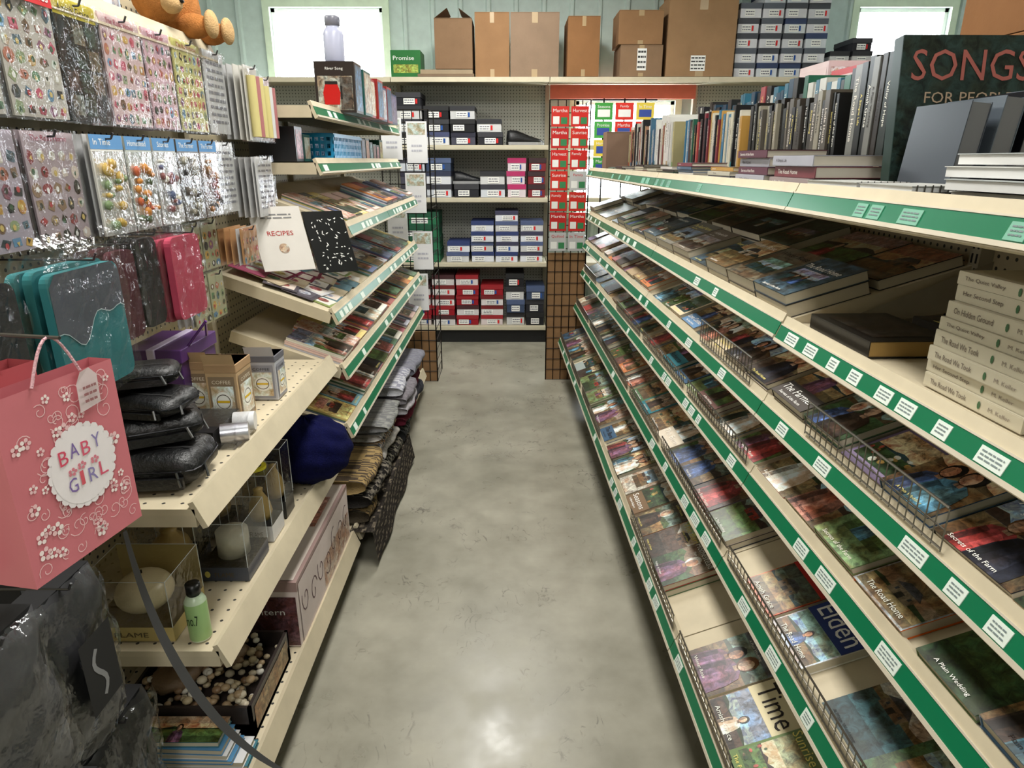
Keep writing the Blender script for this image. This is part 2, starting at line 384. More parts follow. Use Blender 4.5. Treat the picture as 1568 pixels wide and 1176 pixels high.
def filltier(g,side,xf,zf,y0,y1,tilt,rows,wr=(.128,.155),hr=(.19,.215),tr=(.011,.02),nst=(1,2),pal=COV,first=.008,skip=.02,sts=None,holes=()):
    for r in range(rows):
        y=y0+.008
        while y<y1-wr[0]:
            w=U(*wr);h=U(*hr)
            if y+w>y1-.003: w=y1-.003-y
            if r==0:
                hit=[(a,b_) for a,b_ in holes if y<b_ and y+w>a]
                if hit:
                    a,b_=hit[0]
                    if a-y>.10: w=a-y-.003
                    else: y=b_+.004; continue
            if U(0,1)>skip:
                M=deckframe(side,xf,zf,y,y+w,tilt)
                off=first+r*(hr[1]+.008)
                zz=.0005; k=random.randint(*nst)
                for q in range(k):
                    t=U(*tr); col=CH(pal)
                    Mb=M@Matrix.Translation((U(-.002,.002),off+U(0,.004),zz))
                    book(g,Mb,w-.004,h,t,col,arted=(q==k-1),st=None if sts is None else CH(sts),fine=(y<2.9 and r==0)); zz+=t+.0006
            y+=w+U(.001,.005)
for (nm,p,z) in RS[1:]:
    g=G('face_out_paperback_books',TR)
    for i in range(4):
        a,b_=seam[i],seam[i+1]
        if nm=='s2':
            if i==0: continue
            filltier(g,1,p,z,a,b_,math.radians(17),2,wr=(.18,.27),hr=(.18,.195),tr=(.02,.03),nst=(1,2),pal=[(.20,.19,.18),(.30,.33,.26),(.42,.40,.35),(.25,.31,.35),(.40,.35,.28),(.10,.10,.10)],sts=[4,4,0,2])
        else:
            y0=max(a,.5)
            hl={'s5':[(1.0,1.29)],'s6':[(1.04,1.18)],'s4':[(.82,.96)]}.get(nm,()) if i==0 else ()
            filltier(g,1,p,z,y0,b_,TL,2,hr=(.20,.215) if nm!='s3' else (.175,.185),skip=.01,holes=hl)
    g.build()
g=G('romance_novel_stack',TR)
ti=['The Quiet Valley','Her Second Step','The Road We Took','On Hidden Ground']
for (yc,k,w) in ((.64,9,.21),(.88,8,.205)):
    z=1.163
    for q in range(k):
        t=U(.019,.025); dx=U(-.008,.01)+.004*q
        M=fr((.675+dx,yc-w/2+U(-.006,.006),z),(1,0,0),(0,1,0))
        book(g,M,.14,w,t,(.80,.77,.68),pages=(.80,.77,.68))
        Ms=M@fr((-.0012,w*.92,t/2),(0,-1,0),(0,0,1))
        g.text(CH(ti),.0,w*.40,-t*.17,t*.2,0,(.40,.34,.30),M=Ms); g.text('M. Keller',w*.62,w*.82,-t*.12,t*.14,0,(.55,.5,.45),M=Ms)
        g.ell(w*.53,0,.003,.006,.0001,(.25,.4,.25),'paper',Ms,8)
        z+=t+.0005
g.build()
g=G('hardcover_book',TR)
M=fr((.67,1.13,1.163),(1,0,0),(0,1,0)); book(g,M,.16,.23,.03,(.10,.09,.08),pages=(.66,.53,.30)); 
g.quad(.02,.14,.03,.2,.0306,(.2,.17,.15),'print',M); g.build()
g=G('boxed_book',TR)
M=fr((.87,1.12,1.163),(1,0,0),(0,1,0)); book(g,M,.14,.21,.03,(.18,.17,.15),arted=True,st=4); g.build()

def titled(name,M,w,h,t,col,title,band,tcol,pic,top=(.62,.86)):
    g=G(name,TR)
    book(g,M,w,h,t,col); z=t
    g.quad(0,w,0,h,z+.0005,pic,'print',M)
    scene_pic(g,M,w*.02,w*.98,h*.02,h*(top[0]-.06),z+.0008)
    g.quad(w*.0,w,h*(top[0]-.06),h*(top[1]+.06),z+.0016,band,'paper',M)
    g.text(title,w*.08,w*.92,h*top[0],h*top[1],z+.0022,tcol,M=M)
    g.glyphs(w*.15,w*.85,h*.05,h*.1,z+.0025,(.95,.95,.9),M)
    g.build()
def tierM(p,z,y,w,lift,off=.010):
    return deckframe(1,p,z,y,y+w,TL)@Matrix.Translation((0,off,lift))
titled('paperback_novel',tierM(.57,.57,1.0,.14,.001),.14,.215,.02,(.9,.88,.84),'Elden',(.12,.20,.45),(.95,.95,.95),(.8,.8,.84),(.42,.62))
titled('paperback_novel',tierM(.57,.57,1.15,.135,.001),.135,.215,.02,(.6,.1,.08),'FIRE',(.72,.12,.07),(.95,.9,.4),(.75,.35,.12),(.58,.76))
titled('paperback_novel',tierM(.47,.325,1.04,.14,.001),.14,.215,.02,(.85,.8,.65),'Time',(.88,.83,.68),(.15,.12,.1),(.5,.4,.3),(.5,.72))
titled('paperback_novel',tierM(.61,.80,.82,.14,.001),.14,.215,.02,(.85,.4,.1),'Amish',(.82,.42,.14),(.98,.95,.9),(.6,.6,.6),(.52,.68))

def spinebook(g,x,y,z,w,h,t,col,lean=0):
    M=fr((x,y+t,z),(1,0,0),(0,0,1))
    if lean: M=fr((x,y+t,z),(1,0,0),(0,math.sin(lean),math.cos(lean)))
    book(g,M,w,h,t,col,spine=True,pages=(.82,.80,.72))
def standrow(name,x,y0,y1,z,hr,tr,pal,w=.14,lean=0):
    g=G(name,TR); y=y0
    while y<y1:
        t=U(*tr); h=U(*hr); spinebook(g,x+U(0,.012),y,z,w,h,t,CH(pal),lean if U(0,1)<.5 else lean*.6); y+=t+.0015+ (h*math.sin(abs(lean))*.02)
    return g.build()
ZT=1.4395
BR=[(.62,.26,.26),(.2,.42,.54),(.76,.74,.66),(.15,.34,.27),(.68,.52,.26),(.18,.22,.36),(.84,.82,.80),(.42,.14,.18),(.08,.08,.09),(.74,.72,.66),(.14,.14,.16),(.10,.12,.13),(.08,.08,.09)]
def hstack(name,x,y,k,w,h,tr,pal,z=ZT,pages=(.80,.77,.71)):
    g=G(name,TR); 
    for q in range(k):
        t=U(*tr); M=fr((x+U(-.006,.008),y+U(-.006,.006),z),(1,0,0),(0,1,0)); col=CH(pal); book(g,M,w,h,t,col,spine=False,arted=q==k-1,pages=pages,fine=False)
        Ms=M@fr((-.0012,h*.9,t/2),(0,-1,0),(0,0,1)); 
        if t>.009: g.glyphs(0,h*.5,-t*.2,t*.2,0,(.95,.93,.9) if sum(col)<2 else (.2,.15,.15),Ms)
        z+=t+.0008
    return g.build()
def spiral(name,x,y,k,w,h,z,cols,tt=.014):
    g=G(name,TR)
    for q in range(k):
        t=tt; M=Matrix.Translation((x+U(-.01,.01),y+U(-.01,.01),z))@Matrix.Rotation(U(-.08,.08),4,'Z')
        g.box(0,w,0,h,0,t,(.84,.84,.83),'paper',M); g.box(-.002,w+.002,-.002,h+.002,t,t+.0015,CH(cols),'matte',M)
        n_=int(w/.012)
        for i in range(n_):
            xx=.006+i*(w-.012)/max(1,n_-1); g.cyl((xx,-.004,-.001),(xx,-.004,t+.003),.0012,(.3,.3,.3),n=4,M=M)
        z+=t+.004
    g.build()
spiral('spiral_notebook_stack',.70,.80,4,.2,.24,ZT,[(.80,.80,.78),(.66,.68,.68),(.80,.80,.78)],.014)
spiral('spiral_notebook_stack',.66,1.07,2,.11,.16,ZT,[(.70,.42,.42),(.65,.65,.63),(.7,.52,.52)],.008)
spiral('spiral_notebook_stack',.67,1.25,2,.10,.17,ZT,[(.66,.45,.45),(.65,.65,.63)],.008)
hstack('hardcover_book_stack',.67,1.45,3,.15,.21,(.018,.024),[(.45,.22,.25),(.74,.70,.68),(.60,.54,.54),(.66,.66,.70)])
hstack('hardcover_book_stack',.67,1.70,4,.15,.2,(.018,.024),[(.40,.20,.22),(.7,.66,.65),(.36,.2,.26),(.66,.66,.7)])
hstack('pamphlet_stack',.67,1.95,3,.15,.2,(.01,.018),BR)
hstack('pamphlet_stack',.66,2.3,5,.12,.18,(.006,.012),[(.5,.25,.3),(.8,.78,.75),(.3,.4,.5)])
for y,k in ((2.55,4),(2.8,3),(3.05,5),(3.3,3),(3.55,4),(3.8,3)): hstack('pamphlet_stack',.66,y,k,.11,.17,(.004,.009),BR)
BK=[(.04,.04,.05),(.06,.07,.07),(.10,.13,.12),(.08,.08,.10),(.42,.42,.40),(.13,.10,.08)]
standrow('standing_hardcover_books',.86,1.42,1.70,ZT,(.25,.29),(.018,.034),BK,.13,.03)
standrow('standing_hardcover_books',.86,1.77,2.34,ZT,(.20,.235),(.014,.028),[(.05,.05,.05),(.08,.08,.07),(.52,.50,.44),(.20,.18,.16),(.05,.05,.07),(.3,.28,.25)],.13,.08)
standrow('standing_paperback_books',.86,2.44,3.15,ZT,(.20,.25),(.012,.03),BR,.13,.04)
standrow('standing_paperback_books',.83,3.25,4.3,ZT,(.2,.27),(.015,.035),[(.76,.74,.69),(.80,.80,.78),(.45,.2,.2),(.25,.25,.3),(.6,.45,.36),(.6,.56,.4),(.25,.4,.5),(.1,.1,.12)],.14,.05)
standrow('standing_picture_books',1.04,2.0,3.6,ZT,(.27,.33),(.02,.05),[(.12,.34,.26),(.18,.38,.46),(.70,.70,.67),(.6,.28,.3),(.1,.22,.30),(.10,.10,.10),(.12,.12,.14)],.16,0)
def carton(name,x0,x1,y0,y1,z0,z1,col,T=None,printed=None,tape=True,label=None,flaps=False,mat='cardboard',pc=(.15,.12,.1),ty=(.35,.8)):
    g=G(name,T,bevel=.002)
    g.box(x0,x1,y0,y1,z0,z1,col,mat)
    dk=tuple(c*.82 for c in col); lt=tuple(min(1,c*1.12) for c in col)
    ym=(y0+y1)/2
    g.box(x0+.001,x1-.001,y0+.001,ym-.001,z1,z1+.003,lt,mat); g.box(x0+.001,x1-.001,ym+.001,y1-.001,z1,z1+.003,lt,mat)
    Mf=fr((x0,y0-.0008,z0),(1,0,0),(0,0,1)); w=x1-x0;h=z1-z0
    if tape:
        g.quad(w*.44,w*.56,h*.84,h,0.0002,(.68,.58,.43),'gloss',Mf); g.quad(w*.44,w*.56,0,h*.12,0.0002,(.68,.58,.43),'gloss',Mf)
        g.box(x0,x1,ym-.025,ym+.025,z1+.003,z1+.004,(.78,.70,.56),'gloss')
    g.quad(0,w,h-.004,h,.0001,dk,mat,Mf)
    if printed:
        g.text(printed,w*.03,w*.97,h*ty[0],h*ty[1],.0004,pc,M=Mf); g.quad(w*.06,w*.9,h*(ty[0]-.08),h*(ty[0]-.04),.0004,(.75,.35,.15),'paper',Mf)
    if label:
        a,b_,c_,d_=label; g.quad(w*a,w*b_,h*c_,h*d_,.0004,(.93,.93,.92),'paper',Mf); g.lines(w*a+.005,w*b_-.005,h*c_+.005,h*d_-.005,.0008,(.2,.2,.2),4,Mf)
    if flaps:
        for (px,dx) in ((x0,-1),(x1,1)):
            g.add([(px,y0,z1),(px,y1,z1),(px+dx*-.10,y1,z1+.07),(px+dx*-.10,y0,z1+.07)],[(0,1,2,3)],col,mat)
    return g.build()
for (y,c,h,z) in ((2.35,(.82,.79,.76),.22,0),(2.62,(.74,.42,.44),.22,0),(2.35,(.70,.25,.28),.14,.221),(2.62,(.80,.72,.72),.18,.221),(2.9,(.78,.78,.76),.34,0)):
    g=G('boxed_gift_set',TR,bevel=.002); g.box(1.22,1.46,y,y+.24,ZT+z,ZT+z+h,c,'gloss')
    Mf=fr((1.22,y-.001,ZT+z),(1,0,0),(0,0,1)); g.quad(.01,.23,.02,h-.02,.0002,c,'print',Mf); g.glyphs(.03,.2,h*.6,h*.8,.0006,(.85,.1,.15) if sum(c)>2.3 else WHT,Mf)
    Ms=fr((1.219,y+.24,ZT+z),(0,-1,0),(0,0,1)); g.quad(.01,.23,.02,h-.02,.0,(.80,.72,.72),'paper',Ms); g.glyphs(.02,.2,h*.5,h*.75,.0006,(.8,.1,.15),Ms); g.build()
g=G('song_book',TR)
M=fr((.77,1.36,ZT),(1,0,0),(0,.12,1)); book(g,M,.27,.28,.03,(.10,.18,.16)); g.quad(.0,.27,0,.28,.0306,(.15,.20,.18),'print',M)
g.text('SONGS',.02,.25,.200,.255,.032,(.66,.36,.32),M=M); g.text('FOR PEOPLE',.05,.22,.16,.18,.032,(.7,.6,.5),M=M); g.build()
g=G('grey_binder',TR)
for i,(x,c) in enumerate(((.80,(.22,.24,.27)),(.855,(.32,.35,.38)),(.905,(.07,.07,.09)),(.96,(.38,.40,.43)),(1.01,(.10,.10,.12)))):
    M=fr((x,1.30,ZT),(0,-1,0),(.10,0,1)); book(g,M,.15,.150+.008*i,.035,c,pages=(.4,.4,.4))
g.build()
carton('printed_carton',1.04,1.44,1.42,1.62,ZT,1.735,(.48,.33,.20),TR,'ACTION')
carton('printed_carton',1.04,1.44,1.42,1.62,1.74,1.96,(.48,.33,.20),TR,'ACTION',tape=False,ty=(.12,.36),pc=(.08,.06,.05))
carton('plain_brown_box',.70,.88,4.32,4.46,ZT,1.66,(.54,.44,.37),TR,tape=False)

# ------------------------------------------------------------ back shoe shelving
YB=5.57; bx=[-2.15,-.93,.29,1.51,2.73]
g=G('shoe_shelving')
for i in range(4):
    a,b_=bx[i],bx[i+1]
    if i!=2: g.box(a,b_,YB+.42,YB+.435,.1,2.1,(.68,.68,.64),'peg_xz')
    g.box(a,b_,YB+.03,YB+.44,0,.13,(.03,.03,.03))
    for z in (.15,.69,1.21,1.61,2.1):
        g.box(a+.003,b_-.003,YB+.004,YB+.42,z-.02,z,(.72,.69,.60)); g.box(a+.003,b_-.003,YB-.004,YB+.004,z-.035,z,(.82,.78,.68))
        if z<2: g.box(a+.003,b_-.003,YB-.006,YB-.004,z-.03,z-.006,(.78,.75,.66),'gloss')
for x in bx: g.box(x-.016,x+.016,YB+.38,YB+.44,0,2.1,(.60,.57,.50))
g.box(.31,1.49,YB+.30,YB+.32,1.97,2.075,(.90,.45,.36)); g.build()  # coral panel: pinkish light on the top shelf underside, put in as colour
def shoebox(g,x,y,z,w,h,d,base,lid,lab=WHT,tag=None):
    g.box(x+.003,x+w-.003,y+.003,y+d-.003,z,z+h*.75,base,'cardboard'); g.box(x,x+w,y,y+d,z+h*.62,z+h,lid,'matte')
    M=fr((x,y-.001,z),(1,0,0),(0,0,1))
    a=U(.08,.35); g.quad(w*a,w*(a+.45),h*.1,h*.55,0,lab,'paper',M); g.lines(w*(a+.03),w*(a+.42),h*.15,h*.5,.0006,(.4,.4,.45),2,M)
    if tag: g.quad(w*(a+.47),w*(a+.55),h*.15,h*.5,0,tag,'paper',M)
NV=[((.85,.86,.88),(.15,.18,.28)),((.88,.88,.88),(.25,.28,.42)),((.8,.82,.85),(.18,.18,.22))]
def boxgrid(name,x0,cols,z,rows,pal,w=.2,h=.105,jit=.02,heights=None):
    g=G(name)
    for c in range(cols):
        n_=rows if heights is None else heights[c]; zz=z+.002
        for r in range(n_):
            b_,l=CH(pal); shoebox(g,x0+c*(w+.014)+U(-.005,.005),YB+.02+U(0,jit),zz,w,h,.32,b_,l,tag=CH([None,(.8,.1,.1),(.1,.3,.6)])); zz+=h+.001
    g.build()
KB=[((.15,.15,.16),(.1,.1,.11)),((.80,.80,.80),(.15,.15,.17)),((.3,.3,.35),(.12,.12,.2)),((.18,.18,.2),(.2,.2,.22)),((.25,.3,.4),(.3,.36,.5))]
RD=[((.85,.80,.80),(.60,.10,.14)),((.6,.12,.16),(.60,.08,.12)),((.88,.85,.85),(.45,.08,.1)),((.82,.8,.8),(.25,.1,.12))]
boxgrid('shoe_box_stack',-.90,4,1.61,3,KB+NV,.195,.095,heights=[4,3,3,2])
boxgrid('shoe_box_stack',-.90,4,1.21,2,NV+KB,.20,.10,heights=[3,3,1,2])
boxgrid('shoe_box_stack',-.04,1,1.21,3,[((.85,.80,.82),(.70,.15,.38)),((.8,.82,.84),(.2,.3,.42)),((.70,.2,.40),(.75,.2,.42))],.15,.10,heights=[3])
boxgrid('shoe_box_stack',.13,1,1.21,3,[((.80,.76,.78),(.55,.15,.30)),((.5,.18,.2),(.2,.1,.12))],.14,.10,heights=[3])
boxgrid('shoe_box_stack',-.90,1,.69,4,[((.2,.45,.32),(.08,.32,.22))],.3,.1)
boxgrid('shoe_box_stack',-.54,4,.69,5,[((.86,.87,.9),(.16,.22,.42)),((.86,.87,.9),(.22,.22,.32)),((.8,.8,.8),(.3,.35,.5))],.188,.082,heights=[2,4,5,4])
boxgrid('shoe_box_stack',-.88,4,.15,5,RD,.19,.085,heights=[4,5,5,4])
boxgrid('shoe_box_stack',-.05,2,.15,3,KB,.155,.11,heights=[4,3])
boxgrid('shoe_box_stack',1.7,4,2.1,6,[((.84,.84,.86),(.26,.27,.30)),((.86,.86,.88),(.34,.36,.40)),((.82,.84,.86),(.18,.24,.38))],.16,.1,heights=[5,7,6,6])
boxgrid('shoe_box_stack',2.42,2,2.1,2,KB,.15,.09,heights=[2,3])
def shoe(name,x,y,z,L,col,ang):
    g=G(name); M=Matrix.Translation((x,y,z))@Matrix.Rotation(ang,4,'Z')
    prof=[(-.5,.30,.32),(-.42,.36,.34),(-.25,.38,.33),(-.05,.36,.26),(.15,.38,.18),(.33,.40,.13),(.45,.32,.09),(.5,.12,.04)]
    vs=[];fs=[];n_=10
    for (t,w,h) in prof:
        for i in range(n_):
            a=2*math.pi*i/n_; vs.append((t*L,w*L*.5*math.cos(a)*(1-.25*max(0,math.sin(a))),.02+h*L*max(0,(math.sin(a)+.25)/1.25)))
    for k in range(len(prof)-1):
        for i in range(n_): j=(i+1)%n_; fs.append((k*n_+i,k*n_+j,(k+1)*n_+j,(k+1)*n_+i))
    fs+= [tuple(reversed(range(n_))),tuple((len(prof)-1)*n_+i for i in range(n_))]
    g.add(vs,fs,col,'leather',M,smooth=True)
    g.add([(p*L*1.03,q*w*L*.56,zz) for (p,w,h) in prof for q in (-1,1) for zz in (0,.022)],[f for k in range(len(prof)-1) for f in ((4*k,4*k+4,4*k+5,4*k+1),(4*k+2,4*k+3,4*k+7,4*k+6),(4*k+1,4*k+5,4*k+7,4*k+3))],(.6,.6,.6),'matte',M)
    g.ell(-.25*L,0,.16*L,.10*L,.33*L+.001,(.05,.05,.05),'matte',M); g.build()
shoe('black_shoe',.10,YB+.11,1.612,.28,(.05,.05,.06),.25); shoe('black_shoe',.13,YB+.29,1.612,.26,(.06,.06,.07),.2)
shoe('black_shoe',-.36,YB+.14,1.314,.24,(.07,.08,.10),.1)
# cartons on top
CB=(.58,.44,.31)
zt=2.103
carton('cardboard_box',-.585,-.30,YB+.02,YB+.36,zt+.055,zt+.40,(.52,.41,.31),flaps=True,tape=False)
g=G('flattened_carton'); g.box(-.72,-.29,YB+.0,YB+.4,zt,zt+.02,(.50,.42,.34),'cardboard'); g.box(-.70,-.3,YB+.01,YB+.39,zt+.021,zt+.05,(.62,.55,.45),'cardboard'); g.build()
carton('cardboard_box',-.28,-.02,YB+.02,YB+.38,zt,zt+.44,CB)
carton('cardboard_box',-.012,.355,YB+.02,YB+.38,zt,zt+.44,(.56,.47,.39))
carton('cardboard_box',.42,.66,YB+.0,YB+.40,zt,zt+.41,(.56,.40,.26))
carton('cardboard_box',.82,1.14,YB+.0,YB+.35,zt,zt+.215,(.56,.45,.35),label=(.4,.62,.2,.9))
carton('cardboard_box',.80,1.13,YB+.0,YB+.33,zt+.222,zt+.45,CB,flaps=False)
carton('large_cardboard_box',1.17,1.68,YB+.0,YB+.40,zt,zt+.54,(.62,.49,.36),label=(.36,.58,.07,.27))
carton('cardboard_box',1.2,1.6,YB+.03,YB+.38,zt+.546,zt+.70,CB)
g=G('green_storage_carton',None,.002); g.box(-.93,-.70,YB+.05,YB+.3,zt,zt+.19,(.15,.42,.20),'gloss'); M=fr((-.93,YB+.049,zt),(1,0,0),(0,0,1)); g.quad(.02,.21,.03,.09,.0002,(.6,.65,.3),'print',M); g.glyphs(.02,.2,.12,.15,.0005,WHT,M); g.build()

# ------------------------------------------------------------ grid racks
def gridrack(name,x0,x1,y,z0,z1,board,bz,c=(.07,.06,.06)):
    g=G(name)
    nx=max(2,round((x1-x0)/.055)); nz=int((z1-z0)/.075)
    for i in range(nx+1): x=x0+(x1-x0)*i/nx; g.cyl((x,y,z0),(x,y,z1),.0032 if 0<i<nx else .0045,c,n=6)
    for i in range(nz+1): z=z0+(z1-z0)*i/nz; g.cyl((x0,y,z),(x1,y,z),.003,c,n=6)
    g.box(x0,x1,y+.012,y+.03,z0,bz,board,'cardboard')
    for yy in (y,y+.3):
        g.cyl((x1,yy,z0),(x1,yy,z1),.0045,c,n=6)
    for i in range(nz+1): z=z0+(z1-z0)*i/nz; g.cyl((x1,y,z),(x1,y+.3,z),.0025,c,n=6)
    return g
g=gridrack('greeting_card_rack',-.84,-.53,4.52,0.0,1.80,(.62,.48,.34),.36,(.22,.21,.2))
for (x,z) in ((-.83,1.50),(-.67,1.48),(-.69,1.17),(-.82,.97),(-.66,.80),(-.70,.52)):
    M=fr((x,4.50,z),(1,0,0),(0,0,1)); g.box(0,.13,0,.25,-.012,0,(.95,.95,.96),'paper',M); g.quad(.01,.12,.17,.24,.0006,(.82,.84,.80),'print',M); g.lines(.03,.10,.06,.12,.001,(.75,.75,.8),2,M)
    g.cyl((x,4.485,z-.004),(x+.13,4.485,z-.004),.003,(.1,.1,.1))
g.build()
g=gridrack('toy_pack_rack',.24,.50,4.56,0.0,1.86,(.62,.48,.34),.90,(.15,.12,.1))
for r in range(7):
    for c in range(2):
        x=.25+c*.125; z=.92+r*.13; col=CH([(.80,.12,.10),(.80,.15,.1),(.75,.1,.1),(.75,.75,.75)])
        M=fr((x,4.53,z),(1,0,0),(0,0,1)); g.box(0,.11,0,.12,-.012,0,col,'gloss',M); g.quad(.01,.05,.015,.06,.0006,WHT,'paper',M); g.quad(.06,.10,.015,.055,.0006,(.2,.5,.3),'paper',M); g.glyphs(.01,.1,.085,.105,.0008,WHT if sum(col)<2 else (.8,.1,.1),M)
g.build()
g=G('hanging_toy_packs')
for r in range(4):
    for c in range(3):
        x=.6+c*.15; z=1.40+r*.125
        M=fr((x,5.2,z),(1,0,0),(0,0,1)); g.box(0,.13,0,.115,-.01,0,CH([(.25,.6,.25),(.85,.2,.15),(.3,.65,.3),(.9,.8,.3)]),'gloss',M); g.quad(.02,.11,.02,.07,.0006,CH([WHT,(.2,.3,.6)]),'paper',M); g.glyphs(.02,.11,.08,.10,.0008,WHT,M)
for c in range(3):
    g.cyl((.665+c*.15,5.215,0.0),(.665+c*.15,5.215,1.92),.006,(.1,.1,.1))
g.cyl((.58,5.215,1.91),(1.05,5.215,1.91),.006,(.1,.1,.1)); g.build()

# ------------------------------------------------------------ left shelving
XL=-1.05
g=G('pegboard_shelving')
g.box(XL-.015,XL,.1,2.25,.12,2.05,(.76,.72,.60),'peg_yz'); g.box(XL-.015,XL,2.25,4.3,.12,1.72,(.76,.72,.60),'peg_yz'); g.box(XL-.05,-.66,.1,4.3,0,.11,(.30,.28,.24))
for y,zz in ((.1,2.05),(1.17,2.05),(2.25,2.05),(3.3,1.72),(4.3,1.72)): 
    g.box(XL-.05,XL+.02,y-.016,y+.016,0,zz,(.72,.68,.58))
for z,xf in ((.843,.63),(.5,.63),(.15,.60)):
    deck(g,-1,xf,z,1.17,2.22,0,1.05-xf,strip=False,perf=True)
    x=1.2
    while x<2.2:
        g.ell(0,0,.004,.004,0,(.2,.18,.14),'matte',fr((-xf+.0065,x,z-.018),(0,1,0),(-.37,0,.93)),8); x+=.045
deck(g,-1,.90,1.815,1.2,2.2,0,.15,strip=False)
for z,xf in ((1.68,.70),(1.49,.70)): deck(g,-1,xf,z,2.5,4.3,0,1.05-xf,strip=True,labels=.3,fine=False)
LT=math.radians(20)
for (xf,z,y0) in ((.61,1.27,2.5),(.62,1.0,2.25),(.60,.80,2.25),(.60,.575,2.25)):
    deck(g,-1,xf,z,y0,3.3,LT,.40,labels=.3,fine=False); deck(g,-1,xf,z,3.3,4.3,LT,.40,labels=.3,fine=False)
deck(g,-1,.60,.15,2.25,4.3,0,.45,strip=False)
g.build()
MG=[(.80,.52,.32),(.88,.86,.80),(.74,.44,.48),(.45,.62,.66),(.35,.46,.35),(.82,.74,.48),(.60,.35,.33),(.74,.74,.78),(.86,.74,.70),(.38,.42,.54)]
for (xf,z,y0,hr) in ((.61,1.27,2.55,(.2,.26)),(.62,1.0,2.95,(.22,.25)),(.60,.80,2.27,(.21,.26)),(.60,.575,2.27,(.21,.27))):
    g=G('slanted_magazine_rows'); filltier(g,-1,xf,z,y0,4.28,LT,1,wr=(.11,.16),hr=hr,tr=(.003,.008),nst=(2,6),pal=MG,sts=[0,2,4]); g.build()
g=G('greeting_card_assortment')
for i in range(30):
    w=U(.09,.12); h=U(.11,.15); yy=2.28+ (i%6)*.092+U(0,.02); off=.01+ (i//6)*.062+U(0,.01)
    M=deckframe(-1,.62,1.0,yy,yy+w,LT)@Matrix.Translation((0,off,.002+(i//6)*.006+(i%6)*.0012))@Matrix.Rotation(U(-.2,.2),4,'Z')
    c=CH([(.70,.35,.46),(.35,.48,.52),(.84,.82,.78),(.58,.64,.40),(.35,.33,.36),(.85,.85,.85),(.78,.72,.6),(.52,.2,.3)])
    g.box(0,w,0,h,0,.003,c,'gloss',M)
    g.quad(.012,w-.012,.012,h-.012,.0036,CH([c,(.86,.84,.80),(.82,.77,.72)]),'paper',M); g.ell(w/2,h*.45,w*.2,w*.22,.004,CH(MG),'print',M,9); g.lines(.02,w-.02,h*.75,h*.88,.0042,(.4,.35,.35),2,M)
g.build()
def standcover(name,x,y,z,w,h,t,col,u,v,title=None,tc=(.7,.1,.1),pat=False):
    g=G(name); M=fr((x,y,z),u,v)
    book(g,M,w,h,t,col,pages=(.75,.15,.15)); 
    if title: g.text(title,w*.25,w*.75,h*.55,h*.62,t+.001,tc,M=M); g.ell(w*.5,h*.35,w*.1,w*.1,t+.001,(.8,.75,.7),'print',M); g.lines(w*.2,w*.8,h*.8,h*.9,t+.001,(.5,.5,.5),2,M)
    if pat:
        for i in range(60):
            a,b_=U(.05,.95)*w,U(.05,.95)*h; s_=U(.003,.008); an=U(0,3)
            g.poly([(a+s_*math.cos(an),b_+s_*math.sin(an),t+.001),(a-.002*math.sin(an),b_+.002*math.cos(an),t+.001),(a-s_*math.cos(an),b_-s_*math.sin(an),t+.001),(a+.002*math.sin(an),b_-.002*math.cos(an),t+.001)],WHT,M=M)
    g.build()
standcover('recipe_book',-.86,2.32,1.13,.17,.22,.03,(.88,.86,.83),(.92,.39,0),(-.22,.10,1),'RECIPES')
standcover('patterned_notebook',-.70,2.42,1.11,.14,.22,.02,(.06,.06,.06),(.92,.39,0),(-.25,.12,1),None,pat=True)

g=G('board_game_boxes')
y=2.92
for k in range(7):
    h=U(.15,.22); d=U(.10,.18); c=CH([(.6,.15,.14),(.1,.12,.15),(.12,.33,.3),(.8,.8,.78),(.15,.2,.35)])
    if k==0: c=(.16,.13,.12);h=.19;d=.14
    x0=-.80+U(0,.02); g.box(x0,x0+.16,y,y+d,1.682,1.682+h,c,'gloss')
    M=fr((x0,y-.001,1.682),(1,0,0),(0,0,1))
    if k==0:
        g.quad(.01,.15,.01,h*.72,.0,(.62,.60,.56),'print',M); g.quad(.10,.148,.012,h*.7,.0004,(.35,.32,.3),'print',M)
        g.poly([(.035,.03,.001),(.095,.03,.001),(.10,.075,.001),(.09,.105,.001),(.04,.105,.001),(.03,.075,.001)],(.72,.07,.06),'gloss',M); g.quad(.04,.09,.105,.117,.0012,(.1,.1,.1),'gloss',M); g.quad(.10,.108,.05,.10,.0012,(.1,.1,.1),'gloss',M)
    else: g.quad(.01,.15,.01,h*.72,.0,CH(MG),'print',M)
    g.glyphs(.03,.13,h*.82,h*.89,.0005,WHT,M)
    M=fr((x0+.161,y,1.682),(0,1,0),(0,0,1)); g.quad(.01,d-.01,.01,h-.01,0,CH(MG+COV),'print',M); y+=d+.006
g.build()
g=G('white_water_bottle'); g.lathe([(0,0),(.036,0),(.04,.006),(.04,.105),(.034,.12),(.026,.128),(.026,.135),(.03,.136),(.03,.165),(.027,.17),(0,.17)],(-.72,2.99,1.874),None,'gloss',24,cols=[(.74,.75,.84)]*6+[(.5,.5,.55)]*4); g.build()
g=G('blue_plastic_basket'); bc=(.10,.55,.75)
x0,x1,y0,y1,z0,z1=-.86,-.705,2.8,3.3,1.494,1.595
g.box(x0,x1,y0,y1,z0,z0+.006,bc,'gloss')
for k in range(4):
    z=z0+.01+k*.028; g.box(x0,x0+.004,y0,y1,z,z+.012,bc,'gloss'); g.box(x1-.004,x1,y0,y1,z,z+.012,bc,'gloss'); g.box(x0,x1,y0,y0+.004,z,z+.012,bc,'gloss'); g.box(x0,x1,y1-.004,y1,z,z+.012,bc,'gloss')
